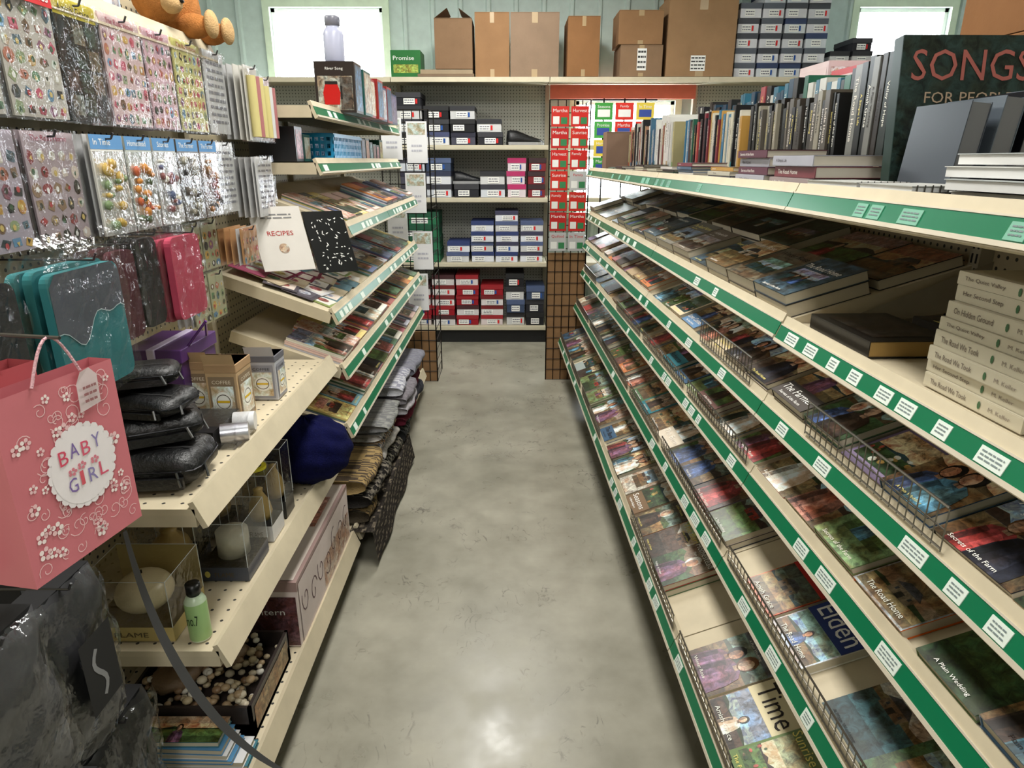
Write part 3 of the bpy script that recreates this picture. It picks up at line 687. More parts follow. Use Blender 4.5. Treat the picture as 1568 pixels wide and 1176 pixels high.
for k in range(21):
    y=y0+k*(y1-y0)/20.5; g.box(x1-.005,x1+.001,y,y+.01,z0,z1,bc,'gloss'); g.box(x0-.001,x0+.005,y,y+.01,z0,z1,bc,'gloss')
for k in range(7):
    x=x0+k*(x1-x0)/6.6; g.box(x,x+.01,y0-.001,y0+.005,z0,z1,bc,'gloss')
g.box(x0-.006,x1+.006,y0-.006,y0+.004,z1-.01,z1,bc,'gloss');g.box(x1-.004,x1+.006,y0,y1,z1-.01,z1,bc,'gloss');g.box(x0-.006,x0+.004,y0,y1,z1-.01,z1,bc,'gloss')
g.build()
hsb=G('small_carton_row')
y=2.55
while y<4.2:
    if 2.66<y<3.35: y=3.36
    h=U(.08,.12); d=U(.08,.10); hsb.box(-.95,-.78,y,y+d,1.494,1.494+h,CH([(.2,.4,.35),(.12,.12,.13),(.15,.3,.3),(.3,.3,.32)]),'gloss')
    M=fr((-.779,y,1.494),(0,1,0),(0,0,1)); hsb.quad(.01,d-.01,.01,h-.01,0,CH(MG),'print',M); y+=d+.01
hsb.build()

def hook(g,y,z,x1):
    g.cyl((XL,y,z),(x1,y,z),.0022,(.35,.35,.36),n=6); g.cyl((x1,y,z),(x1+.006,y,z+.012),.0022,(.35,.35,.36),n=6)
def PF(x,y,z,rot=0):
    return fr((x,y,z),(math.sin(rot),math.cos(rot),0),(0,0,1))
def film(g,M,x0,x1,y0,y1,z,k=8,amp=.002):
    vs=[(x0+(x1-x0)*i/k,y0+(y1-y0)*j/k,z+U(-amp,amp)) for i in range(k+1) for j in range(k+1)]
    g.add(vs,[(i*(k+1)+j,(i+1)*(k+1)+j,(i+1)*(k+1)+j+1,i*(k+1)+j+1) for i in range(k) for j in range(k)],WHT,'clear',M)
def pack(g,x,y,z,w,h,kind,col=WHT,nback=4,rot=0,ic=None):
    hook(g,y+w/2,z+h-.008,x+.012)
    for q in range(nback):
        M=PF(x-.012-q*.02,y+U(-.003,.003),z+U(-.003,.003),rot); g.box(0,w,0,h,-.003,0,CH([col,(.75,.75,.75)]),'gloss',M)
    M=PF(x,y,z,rot); g.box(0,w,0,h,-.004,0,col,'gloss',M)
    if kind=='sheet':
        nx=max(3,int(w/.026)); nz=max(4,int(h/.028))
        for i in range(nx):
            for j in range(nz-1):
                cx=w*(i+.5)/nx; cy=h*(j+.5)/nz
                c=CH(ic or [(.80,.38,.46),(.40,.56,.40),(.84,.68,.36),(.42,.58,.70),(.60,.42,.52),(.52,.42,.32),(.25,.25,.25),(.76,.5,.4),(.8,.78,.72),(.6,.66,.5)])
                nn=random.choice([4,4,5,6,9])
                g.ell(cx+U(-.002,.002),cy+U(-.002,.002),w/nx*U(.30,.5),h/nz*U(.30,.5),.0006,c,CH(['paper','print']),M,nn,U(0,1)) 
                g.ell(cx+U(-.003,.003),cy+U(-.003,.003),w/nx*.16,h/nz*.2,.0012,CH([WHT,(.3,.3,.25),(.75,.3,.3),(.85,.75,.45),(.3,.42,.3)]),'paper',M,random.choice([3,5,7]),U(0,3))
        g.glyphs(w*.15,w*.85,h*.92,h*.97,.001,(.7,.25,.35),M)
    elif kind=='blister':
        g.quad(0,w,h*.86,h,.0006,(.35,.55,.74),'paper',M); g.glyphs(w*.1,w*.8,h*.9,h*.96,.001,WHT,M)
        for i in range(18):
            cx,cy=U(.14,.86)*w,U(.08,.78)*h; r=U(.007,.014)
            g.sph((cx,cy,.004),r,r*U(.6,1.2),.006,CH(ic or [(.85,.62,.25),(.9,.9,.88),(.45,.55,.35),(.75,.45,.35),(.15,.15,.15),(.5,.4,.3),(.85,.6,.62)]),'gloss',8,4,M=M)
        g.box(.004,w-.004,.004,h*.84,.0005,.016,WHT,'clear',M)
    elif kind=='dark':
        for i in range(3):
            for j in range(4): g.quad(w*(.08+.3*i),w*(.34+.3*i),h*(.05+.2*j),h*(.22+.2*j),.0006,CH([(.45,.4,.3),(.25,.3,.25),(.5,.5,.45),(.35,.25,.2),(.15,.15,.15)]),'print',M)
        g.quad(0,w,h*.86,h,.0006,(.78,.72,.2),'paper',M)
        g.glyphs(w*.1,w*.85,h*.89,h*.95,.001,(.1,.1,.1),M)
    elif kind=='text':
        g.lines(w*.1,w*.9,h*.1,h*.9,.001,(.55,.55,.58),9,M)
    elif kind=='roll':
        for q in range(3): g.cyl((w*(.2+.3*q),.01,.012),(w*(.2+.3*q),h-.03,.012),w*.13,CH([(.82,.81,.76),(.8,.75,.5),(.8,.8,.8),(.66,.42,.42)]),'paper',10,M=M)
    if kind!='blister': film(g,M,-.004,w+.004,-.006,h+.004,.006)
g=G('hanging_sticker_packs')
xs=-.88
row1=[(1.10,.15,'sheet',(.76,.74,.70)),(1.27,.155,'sheet',(.78,.76,.72)),(1.435,.14,'dark',(.16,.15,.12)),(1.59,.16,'sheet',(.86,.76,.76)),(1.765,.13,'sheet',(.84,.70,.74)),(1.91,.16,'sheet',(.80,.78,.48)),(2.09,.14,'text',(.84,.84,.84))]
for (y,w,k,c) in row1: pack(g,xs,y,1.575,w,.225,k,c)
for y in (1.10,1.27): M=PF(xs+.001,y,1.77); g.quad(0,.15,0,.035,.009,(.75,.12,.14),'paper',M); g.glyphs(.01,.14,.008,.026,.010,WHT,M)
g.build()
g=G('hanging_craft_embellishments')
DI=[(.2,.2,.2),(.6,.58,.5),(.35,.3,.25),(.75,.73,.68)]
for (y,w,k,c,ic) in [(1.1,.15,'sheet',(.70,.66,.70),None),(1.27,.15,'sheet',(.70,.64,.66),[(.6,.3,.3),(.3,.28,.25),(.85,.8,.75),(.6,.5,.4)]),(1.44,.12,'blister',(.82,.81,.78),[(.93,.93,.9),(.5,.6,.4),(.85,.7,.3)]),(1.57,.11,'blister',(.70,.72,.68),[(.9,.6,.2),(.3,.4,.25),(.85,.4,.2)]),(1.69,.11,'blister',(.76,.76,.74),[(.35,.4,.55),(.9,.88,.8),(.55,.3,.3)]),(1.81,.12,'blister',(.35,.33,.3),DI),(1.94,.11,'blister',(.52,.47,.43),[(.6,.3,.25),(.7,.5,.3),(.2,.2,.2)]),(2.08,.14,'text',(.84,.84,.83),None)]:
    pack(g,xs+.02*(k=='blister'),y,1.345,w,.205,k,c,ic=ic)
g.build()
g=G('hanging_paper_rolls')
for (y,z,w,h,k,c) in [(2.26,1.56,.11,.22,'roll',(.82,.81,.78)),(2.38,1.56,.10,.2,'roll',(.82,.76,.76)),(2.27,1.32,.15,.19,'text',(.84,.84,.84)),(2.08,1.19,.13,.11,'sheet',(.72,.54,.37))]:
    pack(g,-.83,y,z,w,h,k,c)
g.build()
g=G('hanging_seed_packets')
for (y,z) in [(1.86,1.19),(1.97,1.19),(1.86,1.04),(1.97,1.04)]: pack(g,-.9,y,z,.10,.14,'sheet',(.72,.72,.58),3)
g.build()
def pouch(name,x,y,z,w,h,c1,c2=None,n=3):
    g=G(name); hook(g,y+w/2,z+h+.01,x+.03)
    for q in range(n):
        M=PF(x-q*.028,y+U(-.004,.004),z+U(-.004,.004)); r=.02; pts=[]
        for (cx,cy,a0) in ((w-r,r,-90),(w-r,h-r,0),(r,h-r,90),(r,r,180)):
            for k in range(5): a=math.radians(a0+k*22.5); pts.append((cx+r*math.cos(a),cy+r*math.sin(a)))
        m=len(pts); vs=[(p[0],p[1],-.008) for p in pts]+[(p[0],p[1],.008) for p in pts]
        g.add(vs,[tuple(reversed(range(m))),tuple(range(m,2*m))]+[(i,(i+1)%m,m+(i+1)%m,m+i) for i in range(m)],c1,'matte',M)
        if c2 and q==0:
            wv=[(w*i/16,h*(.55-.10*math.sin(i*.39)+.05*math.sin(i*.9)),.009) for i in range(17)]
            g.poly(wv+[(w,h-r,.009),(w-r,h,.009),(r,h,.009),(0,h-r,.009)],c2,'matte',M)
            g.rib([(p[0],p[1]) for p in wv],.0015,.0095,(.75,.85,.85),M=M)
        film(g,M,-.010,w+.010,-.010,h+.03,.016,12,.0045)
        g.add([(w*.2,h+.03,.016),(w*.8,h+.03,.016),(w*.56,h+.055,.0),(w*.44,h+.055,.0)],[(0,1,2,3)],WHT,'clear',M)
    g.build()
pouch('tablet_sleeve',-.80,.92,1.11,.13,.21,(.14,.14,.16))
pouch('teal_tablet_sleeve',-.78,1.10,1.095,.205,.225,(.18,.50,.52),(.34,.36,.40))
pouch('phone_case_pack',-.84,1.385,1.13,.09,.19,(.32,.09,.15))
pouch('phone_case_pack',-.84,1.49,1.13,.09,.2,(.11,.10,.11))
pouch('pink_phone_case_pack',-.82,1.60,1.12,.15,.2,(.75,.27,.37),None)
g=G('purple_gift_box',None,.002); g.box(-.98,-.84,1.62,1.82,.93,1.03,(.28,.16,.36),'gloss'); g.box(-.985,-.835,1.615,1.825,1.01,1.045,(.33,.19,.42),'gloss'); g.box(-.92,-.90,1.61,1.83,.93,1.048,(.8,.75,.85),'gloss')
g.cyl((-.84,1.66,1.04),(-.80,1.70,1.10),.004,(.4,.25,.5));g.cyl((-.80,1.70,1.10),(-.84,1.78,1.04),.004,(.4,.25,.5))
g.box(-.98,-.84,1.62,1.82,.847,.929,(.25,.2,.25),'gloss'); g.build()
g=G('teddy_bear'); tb=(.74,.49,.27)
fz=lambda t,p:1+.03*math.sin(9*t)*math.cos(7*p)
g.sph((-.955,2.10,1.90),.075,.10,.085,tb,fn=fz); g.sph((-.93,1.97,1.90),.06,.06,.06,tb,fn=fz); g.sph((-.885,1.95,1.885),.03,.03,.025,(.85,.7,.5))
g.sph((-.93,1.93,1.955),.02,.02,.022,tb); g.sph((-.94,2.02,1.96),.02,.02,.022,tb)
g.sph((-.88,2.06,1.85),.05,.033,.032,tb,fn=fz); g.sph((-.88,2.17,1.85),.05,.033,.032,tb,fn=fz); g.sph((-.83,2.06,1.855),.016,.033,.036,(.85,.7,.5)); g.sph((-.83,2.17,1.855),.016,.033,.036,(.85,.7,.5))
g.sph((-.855,1.95,1.89),.006,.009,.006,(.05,.03,.02),'gloss'); g.sph((-.875,1.93,1.915),.006,.006,.006,(.03,.02,.02),'gloss'); g.sph((-.875,1.975,1.915),.006,.006,.006,(.03,.02,.02),'gloss'); g.build()
g=G('toy_boxes',None,.002)
for (y,c,h) in ((1.24,(.8,.15,.15),.1),(1.42,(.85,.85,.82),.12),(1.6,(.75,.8,.85),.09)):
    g.box(-1.0,-.91,y,y+.15,1.8165,1.8165+h,c,'gloss'); M=fr((-.909,y,1.8165),(0,1,0),(0,0,1)); g.quad(.01,.14,.01,h-.01,0.0002,CH(MG),'print',M)
g.build()

def lpouch(g,c,w,d,h,rz,tilt=0):
    M=Matrix.Translation(c)@Matrix.Rotation(rz,4,'Z')@Matrix.Rotation(tilt,4,'X')
    def sq(t): return (abs(math.cos(t))**6+abs(math.sin(t))**6)**(-1/6)
    def f(t,p): return sq(t)*(max(.02,math.cos(p))**-.62)*(1+.02*math.sin(6*t+4*p)+.015*math.sin(11*t))
    g.sph((0,0,h/2),w/2,d/2,h/2,(.035,.035,.04),'leather',40,14,f,M,zk=False)
    pts=[(w*.5*math.cos(a)*sq(a)*1.01,d*.5*math.sin(a)*sq(a)*1.01) for a in [2*math.pi*i/32 for i in range(33)]]
    for i in range(32): g.cyl((*pts[i],h*.56),(*pts[i+1],h*.56),.0018,(.22,.22,.23),'metal',5,M=M,caps=False)
    for (px,py) in ((w*.3,-d*.5),(w*.5,-d*.2)): g.cyl((px,py-.003,h*.56),(px+.008,py-.012,h*.2),.0028,(.45,.45,.45),'metal',6,M=M)
    g.box(-w*.36,w*.36,-d*.56,-d*.50,h*.12,h*.42,(.05,.05,.055),'leather',M)
    g.rib([(-w*.42,-d*.2),(w*.42,-d*.2)],.004,h*1.0+.0005,(.12,.12,.12),M=M)
g=G('black_leather_pouches')
lpouch(g,(-.755,1.31,.848),.20,.16,.08,.1); lpouch(g,(-.765,1.34,.93),.17,.13,.06,.5); lpouch(g,(-.775,1.34,.992),.18,.12,.045,-.15,.05); lpouch(g,(-.80,1.37,1.04),.15,.11,.045,.35,-.05)
lpouch(g,(-.92,1.27,.848),.08,.12,.14,.2)
g.build()
def prodbox(name,x0,x1,y0,y1,z,h,body,lab,accent):
    g=G(name,None,.0015); g.box(x0,x1,y0,y1,z,z+h,body,'matte'); g.box(x0-.001,x1+.001,y0-.001,y1+.001,z+h*.86,z+h*1.0,accent,'matte')
    for M,w in ((fr((x0,y0-.0015,z),(1,0,0),(0,0,1)),x1-x0),(fr((x1+.0015,y0,z),(0,1,0),(0,0,1)),y1-y0)):
        g.quad(w*.08,w*.92,h*.05,h*.8,.0002,lab,'paper',M); g.quad(w*.14,w*.86,h*.10,h*.64,.0005,(.86,.84,.78),'print',M); g.ell(w*.5,h*.38,w*.28,h*.17,.0008,(.92,.92,.88),'paper',M,16); g.rib([(w*.5+w*.22*math.cos(a*.4),h*.38+h*.12*math.sin(a*.4)) for a in range(17)],.002,.001,(.3,.25,.2),M=M)
        g.text('COFFEE',w*.2,w*.8,h*.68,h*.74,.001,(.9,.85,.75) if sum(lab)<1.4 else (.2,.2,.2),M=M); g.quad(w*.3,w*.7,h*.36,h*.40,.0012,(.85,.7,.15),'paper',M)
    g.add([(x0,y0,z+h),(x1,y0,z+h),(x1,y0-.012,z+h+.03),(x0,y0-.012,z+h+.03)],[(0,1,2,3)],body,'matte'); g.build()
prodbox('coffee_scoop_box',-.87,-.79,1.66,1.74,.846,.155,(.72,.60,.44),(.50,.42,.32),(.66,.53,.38))
prodbox('coffee_scoop_box',-.785,-.705,1.62,1.72,.846,.16,(.74,.62,.46),(.52,.44,.34),(.68,.55,.40))
prodbox('white_gadget_box',-.75,-.67,1.80,1.88,.846,.13,(.72,.72,.74),(.55,.55,.58),(.4,.4,.43))
g=G('metal_canister_pack')
g.cyl((-.70,1.48,.875),(-.64,1.50,.875),.024,(.75,.75,.78),'metal',16); g.cyl((-.70,1.56,.875),(-.65,1.57,.875),.024,(.85,.85,.85),'gloss',16); g.box(-.80,-.70,1.44,1.6,.846,.895,(.12,.12,.13),'gloss'); g.box(-.76,-.66,1.455,1.6,.845,.905,WHT,'clear'); g.build()
def candlebox(name,x0,x1,y0,y1,z,h,base,kind='ball'):
    g=G(name); w=x1-x0; cx,cy=(x0+x1)/2,(y0+y1)/2
    g.box(x0,x1,y0,y1,z,z+h*.24,base,'gloss')
    if kind=='ball': g.box(x0,x1,y1-.003,y1,z+h*.24,z+h,base,'gloss')
    M=fr((x0,y0-.001,z),(1,0,0),(0,0,1)); g.text('FLAME',w*.3,w*.7,h*.07,h*.15,.0,(.35,.3,.2),M=M); g.ell(w*.15,h*.12,w*.06,w*.08,.0002,(.88,.82,.45),'paper',M,8)
    if kind=='ball': g.sph((cx,cy,z+h*.52),w*.33,w*.33,h*.3,(.88,.82,.66),'gloss',24,14); g.cyl((cx,cy,z+h*.8),(cx,cy,z+h*.87),.002,(.2,.2,.2))
    elif kind=='gold': g.lathe([(0,0),(w*.3,0),(w*.36,h*.1),(w*.3,h*.25),(w*.12,h*.4),(w*.15,h*.45),(0,h*.47)],(cx,cy,z+h*.25),(.80,.68,.42),'gloss',18)
    else: g.lathe([(0,0),(w*.33,0),(w*.33,h*.4),(0,h*.4)],(cx,cy,z+h*.25),(.86,.84,.76),'gloss',18)
    g.box(x0,x1,y0,y1,z+h*.24,z+h,WHT,'clear'); c=(.80,.82,.82)
    for a in (x0,x1):
        for b_ in (y0,y1): g.cyl((a,b_,z+h*.24),(a,b_,z+h),.0009,c,'gloss',4)
    for a in (x0,x1): g.cyl((a,y0,z+h),(a,y1,z+h),.0009,c,'gloss',4)
    for b_ in (y0,y1): g.cyl((x0,b_,z+h),(x1,b_,z+h),.0009,c,'gloss',4)
    g.build()
candlebox('flame_candle_box',-.92,-.735,1.20,1.35,.503,.15,(.74,.66,.42))
candlebox('flame_candle_box',-.94,-.80,1.42,1.54,.503,.16,(.35,.38,.42),'gold')
candlebox('flame_candle_box',-.775,-.655,1.42,1.56,.503,.16,(.25,.27,.32),'jar')
candlebox('votive_candle_box',-.745,-.655,1.60,1.69,.503,.2,(.80,.80,.80),'gold')
candlebox('votive_candle_box',-.88,-.78,1.62,1.72,.503,.2,(.3,.28,.28),'gold')
candlebox('solar_light_pack',-.74,-.66,1.73,1.80,.503,.22,(.2,.2,.2),'gold')
g=G('round_lid_pair')
for (x,y) in ((-.70,1.645),(-.83,1.67)): g.cyl((x,y,.7045),(x,y,.712),.03,(.9,.85,.2) if x>-.75 else (.85,.85,.85),'gloss',20); g.cyl((x,y,.712),(x,y,.7135),.018,(.3,.3,.3),'gloss',16)
g.build()
g=G('green_lotion_bottle'); g.lathe([(0,0),(.021,0),(.023,.005),(.023,.095),(.018,.106),(.012,.11),(.012,.113),(.015,.114),(.015,.138),(0,.138)],(-.685,1.215,.503),None,'gloss',22,cols=[(.85,.9,.82)]*2+[(.62,.76,.50)]+[(.8,.88,.75)]*2+[(.06,.06,.06)]*4)
M=fr((-.703,1.1905,.53),(1,0,0),(0,0,1)); g.text('no.7',.006,.03,.02,.045,0,(.1,.2,.1),M=M); g.build()
g=G('navy_round_cushion')
g.sph((-.66,1.98,.612),.135,.12,.105,(.05,.06,.23),'fabric',64,40,lambda t,p:1+.05*abs(math.sin(6*p+1.5*math.sin(2*t+1)))+.02*math.sin(9*t+6*p)); g.build()
g=G('lantern_gift_box',None,.002); g.box(-.80,-.61,1.60,2.20,.153,.37,(.86,.80,.78),'gloss'); g.box(-.801,-.609,1.599,2.201,.34,.371,(.62,.52,.50),'gloss'); 
M=fr((-.608,1.60,.153),(0,1,0),(0,0,1)); g.quad(.01,.59,.01,.205,.0003,(.86,.80,.78),'paper',M); g.quad(.25,.58,.02,.12,.0006,(.78,.66,.6),'print',M)
for i in range(7):
    a0=U(0,6); cx=.06+i*.08; cy=U(.06,.15); g.rib([(cx+.035*(1-k/16)*math.cos(a0+k*.5),cy+.05*(1-k/16)*math.sin(a0+k*.5)) for k in range(14)],.004,.001,(.35,.22,.25),M=M)
M=fr((-.80,1.5985,.153),(1,0,0),(0,0,1)); g.quad(.005,.185,.005,.17,.0003,(.38,.25,.27),'print',M); g.text('Lantern',.04,.15,.11,.13,.001,WHT,M=M)
M=fr((-.80,1.60,.3725),(1,0,0),(0,1,0)); g.quad(.01,.18,.01,.59,.0,(.82,.77,.73),'paper',M); g.quad(.03,.16,.3,.5,.0004,(.7,.5,.45),'print',M); g.rib([(.04+.1*k/20,.05+.2*abs(math.sin(k*.3))) for k in range(20)],.004,.0006,(.3,.2,.22),M=M); g.build()
g=G('tabletop_fountain_box'); x0,x1,y0,y1=-.95,-.63,1.27,1.55
for (a,b_,c,d) in ((x0,x1,y0,y0+.008),(x0,x1,y1-.008,y1),(x0,x0+.008,y0,y1),(x1-.008,x1,y0,y1)): g.box(a,b_,c,d,.153,.25,(.20,.17,.16),'gloss')
g.box(x0,x1,y0,y1,.153,.2,(.2,.17,.16),'gloss')
M=fr((x1+.001,y0,.153),(0,1,0),(0,0,1)); g.quad(.02,.26,.015,.08,0,(.6,.48,.34),'print',M)
for i in range(200):
    r=U(.007,.014); g.sph((U(x0+.02,x1-.02),U(y0+.02,y1-.02),.215+U(0,.045)),r,r*.9,r*.7,CH([(.80,.75,.65),(.68,.58,.45),(.73,.66,.53),(.52,.41,.3),(.85,.83,.78)]),'gloss',8,5)
for (x,y,r) in ((-.86,1.38,.06),(-.76,1.46,.05)): g.sph((x,y,.25),r,r,r*.5,(.52,.42,.32),'leather',14,8,lambda t,p:1+.12*math.sin(5*t+3*p))
g.build()
g=G('picture_book_stack'); z=.153
for q in range(6):
    t=U(.010,.016); M=Matrix.Translation((-.88+U(-.01,.01),1.175+U(0,.01),z))@Matrix.Rotation(U(-.05,.05),4,'Z')
    book(g,M,.26-.01*q,.075,t,CH([(.3,.5,.65),(.8,.8,.8),(.25,.45,.5)]),arted=q==5,st=0,fine=False); z+=t+.0008
g.build()
def slab(g,x0,x1,y0,y1,z0,h,fn,mat='fabric'):
    nu,nvv=20,44; vs=[];fs=[];cols=[]
    cx=(x0+x1)/2; hw=(x1-x0)/2
    ph=U(0,6)
    for j in range(nvv+1):
        y=y0+(y1-y0)*j/nvv
        for i in range(nu):
            a=2*math.pi*i/nu; ca,sa=math.cos(a),math.sin(a)
            e=.45; xx=cx+hw*math.copysign(abs(ca)**e,ca)+.008*math.sin(14*y+ph)+.004*math.sin(40*y); zz=z0+h/2+h/2*math.copysign(abs(sa)**.8,sa)*(1-.15*math.sin(17*y+ph)**2)
            vs.append((xx,y+.004*math.sin(5*a+ph),zz))
    for j in range(nvv):
        for i in range(nu): k=(i+1)%nu; fs.append((j*nu+i,j*nu+k,(j+1)*nu+k,(j+1)*nu+i)); cols.append(fn(i,j))
    fs.append(tuple(range(nu))); cols.append(fn(0,0)); fs.append(tuple(nvv*nu+i for i in reversed(range(nu)))); cols.append(fn(1,0))
    g.add(vs,fs,None,mat,smooth=True,cols=cols)
def chk(a,b_):
    def f(i,j):
        k=U(.75,1.1); c=a if (i+j//2)%3==0 or (j//5)%2==0 and U(0,1)<.5 else b_
        return tuple(q*k for q in c)
    return f
def mott(*p): return lambda i,j:CH(p)
g=G('folded_knit_blankets')
piles=[(2.28,2.62,[(mott((.62,.52,.36),(.52,.44,.3),(.3,.27,.22)),.07),(chk((.16,.15,.14),(.50,.47,.42)),.06),(mott((.66,.56,.38),(.35,.3,.25)),.06)]),
 (2.66,3.0,[(chk((.15,.14,.13),(.45,.43,.38)),.08),(mott((.8,.78,.75),(.72,.70,.68)),.05),(mott((.7,.55,.4),(.35,.35,.38),(.8,.77,.72)),.05),(mott((.75,.73,.7),(.6,.6,.6)),.04),(mott((.5,.5,.5),(.6,.6,.58)),.04)]),
 (3.05,3.4,[(chk((.2,.2,.2),(.4,.4,.38)),.09),(mott((.35,.10,.15),(.4,.14,.2)),.06),(mott((.75,.73,.75),(.7,.68,.7)),.05),(mott((.55,.53,.55),(.5,.48,.5)),.05),(mott((.8,.8,.82),(.6,.6,.65)),.05)]),
 (3.45,3.85,[(mott((.25,.25,.28),(.3,.3,.33)),.1),(mott((.35,.12,.18),(.3,.1,.14)),.07),(mott((.7,.7,.72),(.6,.6,.62)),.05),(mott((.5,.5,.55),(.55,.55,.58)),.06)])]
for (a,b_,ls) in piles:
    z=.152
    for (fn,h) in ls: slab(g,-.86+U(-.02,.02),-.535+U(-.03,.03),a,b_,z,h,fn); z+=h+.001
g.build()
g=G('draped_knit_rug')
vs=[];fs=[];cols=[];nu,nvv=34,70
for j in range(nvv+1):
    y=2.22+j*.0137
    for i in range(nu+1):
        s_=i/nu; zz=.156-(.13*max(0,s_-.35)/.65)
        if s_<.35: xx=-.62+s_*.26
        else: xx=-.53+.006*math.sin(y*16)*(s_-.35)*1.5+(s_-.35)*.03
        vs.append((xx,y,zz+.002*math.sin(y*60)))
for j in range(nvv):
    for i in range(nu):
        fs.append((j*(nu+1)+i,(j+1)*(nu+1)+i,(j+1)*(nu+1)+i+1,j*(nu+1)+i+1)); k=U(.75,1.15)
        c=(.22,.20,.18) if (i//2+j//3)%3!=0 or U(0,1)<.3 else (.46,.42,.36)
        cols.append(tuple(q*k for q in c))
g.add(vs,fs,None,'fabric',smooth=True,cols=cols); g.build()

def giftbag(name,xn,xf,y0,y1,z0,z1,depth,main,deco=True):
    g=G(name); w=math.hypot(xf-xn,y1-y0); h=z1-z0
    M=fr((xn,y0,z0),(xf-xn,y1-y0,0),(0,0,1))
    g.add([(0,0,0),(w,0,0),(w,h,0),(0,h,0),(0,0,-depth),(w,0,-depth),(w,h,-depth*.6),(0,h,-depth*.6)],[(0,1,2,3),(1,5,6,2),(4,0,3,7),(5,4,7,6),(0,4,5,1)],main,'gloss',M)
    lt=(.94,.78,.78); dk=(.80,.42,.46)
    if deco:
        for i in range(60):
            cx,cy=U(.014,w-.014),U(.014,h-.014); a0=U(0,6); r=U(.008,.016); sg=CH((-1,1))
            pts=[(cx+r*(1-k/18)*math.cos(a0+sg*k*.5),cy+r*(1-k/18)*math.sin(a0+sg*k*.5)) for k in range(15)]
            pts=[(min(w-.001,max(.001,p[0])),min(h-.001,max(.001,p[1]))) for p in pts]
            g.rib(pts,.0012,.0006,lt,M=M)
        for i in range(34):
            cx,cy=U(.014,w-.014),U(.014,h-.014); r=U(.0035,.0065)
            for k in range(5): g.ell(cx+r*math.cos(k*1.2566),cy+r*math.sin(k*1.2566),r*.55,r*.55,.0010,CH([lt,(.98,.92,.9)]),'paper',M,8)
            g.ell(cx,cy,r*.35,r*.35,.0013,dk,'paper',M,7)
        cx,cy=w*.56,h*.50
        for k in range(26): a=2*math.pi*k/26; g.ell(cx+.050*math.cos(a),cy+.052*math.sin(a),.0075,.0075,.0018,(.95,.92,.92),'paper',M,8)
        g.ell(cx,cy,.051,.053,.0020,(.95,.92,.92),'paper',M,30)
        for (t,x,y,c) in (('B',-.036,.012,(.85,.3,.4)),('A',-.018,.016,(.5,.4,.65)),('B',.001,.012,(.85,.35,.45)),('Y',.020,.015,(.55,.5,.7)),('G',-.030,-.030,(.5,.4,.65)),('I',-.010,-.026,(.85,.35,.4)),('R',.004,-.028,(.55,.5,.7)),('L',.023,-.027,(.85,.35,.45))):
            g.text(t,cx+x,cx+x+(.014 if t!='I' else .006),cy+y,cy+y+.02,.003,c,M=M)
        for (px,py) in ((-.004,.001),(-.02,-.002),(.018,.0)):
            for k in range(5): a=k*1.2566; g.ell(cx+px+.005*math.cos(a),cy+py+.0035*math.sin(a),.0025,.0025,.003,(.85,.5,.55),'paper',M,7)
        g.add([(w*.62,h*.78,.004),(w*.80,h*.80,.006),(w*.80,h*.96,.008),(w*.74,h*1.01,.008),(w*.66,h*1.0,.008),(w*.62,h*.94,.006)],[(0,1,2,3,4,5)],(.90,.82,.82),'paper',M)
        g.lines(w*.65,w*.77,h*.82,h*.93,.0095,(.6,.4,.4),3,M)
    pts=[(w*.3+w*.4*k/12,h+.055*math.sin(math.pi*k/12),.002) for k in range(13)]
    for a,b_ in zip(pts,pts[1:]): g.cyl(a,b_,.002,(.95,.75,.78),'fabric',6,M=M)
    g.cyl((w*.5,h+.055,-.5+.0),(w*.5,h+.055,.02),.0025,(.4,.4,.4),'metal',6,M=M); g.build()
giftbag('pink_baby_gift_bag',-.60,-.565,.715,.90,.985,1.235,.06,(.83,.48,.51))
giftbag('pink_baby_gift_bag',-.69,-.655,.69,.875,.985,1.24,.07,(.72,.34,.36),False)
giftbag('blue_gift_bag',-.80,-.79,.80,.90,1.09,1.30,.05,(.66,.80,.88),False)
def crumple(g,M,w,h,col,mat='gloss',amp=.003,k=22):
    vs=[]; a1,a2=U(0,6),U(0,6)
    for i in range(k+1):
        for j in range(k+1):
            e=min(i,k-i,j,k-j)/k*2
            x,y=w*i/k,h*j/k
            vs.append((x,y,.03*math.sqrt(max(0,e))+.006*math.sin(38*x+22*y+a1)+.004*math.sin(55*y-30*x+a2)+U(-amp,amp)))
    g.add(vs,[(i*(k+1)+j,(i+1)*(k+1)+j,(i+1)*(k+1)+j+1,i*(k+1)+j+1) for i in range(k) for j in range(k)],col,mat,M,smooth=True)
g=G('black_plastic_wrapped_goods')
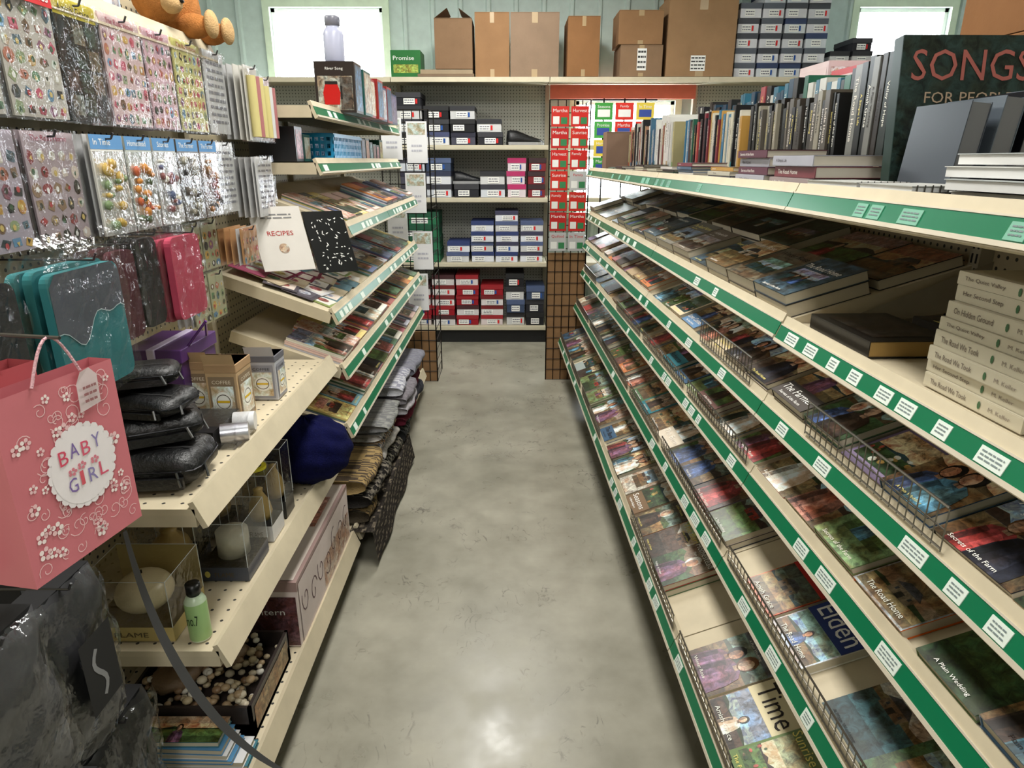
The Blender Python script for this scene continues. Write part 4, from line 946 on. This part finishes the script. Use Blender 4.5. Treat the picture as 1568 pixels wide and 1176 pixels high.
for (x,y,z,w,h,c,lg) in ((-.72,.66,.55,.18,.32,(.36,.36,.37),0),(-.76,.86,.50,.17,.32,(.26,.26,.27),1),(-.76,.9,.16,.20,.32,(.16,.16,.16),0),(-.70,.66,.2,.2,.33,(.10,.10,.11),0),(-.87,1.0,.55,.13,.30,(.42,.43,.44),0)):
    M=PF(x,y,z); crumple(g,M,w,h,c); g.box(0,w,0,h,-.05,0,(.12,.12,.13),'matte',M)
    crumple(g,M@Matrix.Translation((0,0,.015)),w,h,WHT,'clear',.004)
    if lg:
        g.quad(w*.2,w*.7,h*.3,h*.75,.050,(.08,.08,.08),'paper',M)
        g.rib([(w*.42+.012*math.sin(q*.7),h*(.36+.033*q)) for q in range(10)],.009,.0506,(.5,.5,.5),M=M)
    hook(g,y+w/2,z+h+.0,x+.02)
g.build()
g=G('plastic_wrap_strip')
def bez(t):
    P=[(-.66,1.0,.90),(-.665,1.03,.62),(-.60,1.07,.36),(-.47,1.11,.22)]
    q=[(1-t)**3,3*t*(1-t)**2,3*t*t*(1-t),t**3]
    return tuple(sum(q[i]*P[i][k] for i in range(4)) for k in range(3))
vs=[]
for i in range(25):
    p=bez(i/24); w_=.004+.006*math.sin(math.pi*i/24); vs+= [(p[0]+w_*.3,p[1],p[2]),(p[0]-w_,p[1]-w_,p[2]-w_*.6)]
g.add(vs,[(2*i,2*i+1,2*i+3,2*i+2) for i in range(24)],(.30,.30,.31),'gloss',smooth=True); g.build()

# ------------------------------------------------------------ lights & world
for i,(x,y) in enumerate(((-.1,1.6),(-.1,4.3),(2.4,2.2),(-2.6,2.5),(0,-1.4))):  # area lights added for indoor fill, each under an unseen fluorescent fixture mesh
    g=G('fill_fluorescent_fixture'); g.box(x-.09,x+.09,y-.6,y+.6,ZC-.09,ZC-.03,(.92,.92,.92),'gloss'); 
    for dx in (-.04,.04): g.cyl((x+dx,y-.58,ZC-.105),(x+dx,y+.58,ZC-.105),.013,(1,1,1),'tube_fill',10)
    g.build()
    ld=bpy.data.lights.new('ceiling_fill_light','AREA'); ld.shape='RECTANGLE'; ld.size=.5; ld.size_y=1.3; ld.energy=(58,56,46,56,54)[i]; ld.color=(1,.98,.935)
    lo=bpy.data.objects.new('ceiling_fill_light',ld); lo.location=(x,y,ZC-.13); bpy.context.collection.objects.link(lo)
w=bpy.data.worlds.new('World'); sc.world=w; w.use_nodes=True
bgn=w.node_tree.nodes['Background']; bgn.inputs[0].default_value=(.90,.96,1,1); bgn.inputs[1].default_value=17
cd=bpy.data.cameras.new('camera'); cd.sensor_width=36; cd.lens=36*1020/1568; cd.clip_start=.02
co=bpy.data.objects.new('camera',cd); co.location=(0,0,1.5); co.rotation_euler=(math.radians(90-18.6),0,0); bpy.context.collection.objects.link(co); sc.camera=co
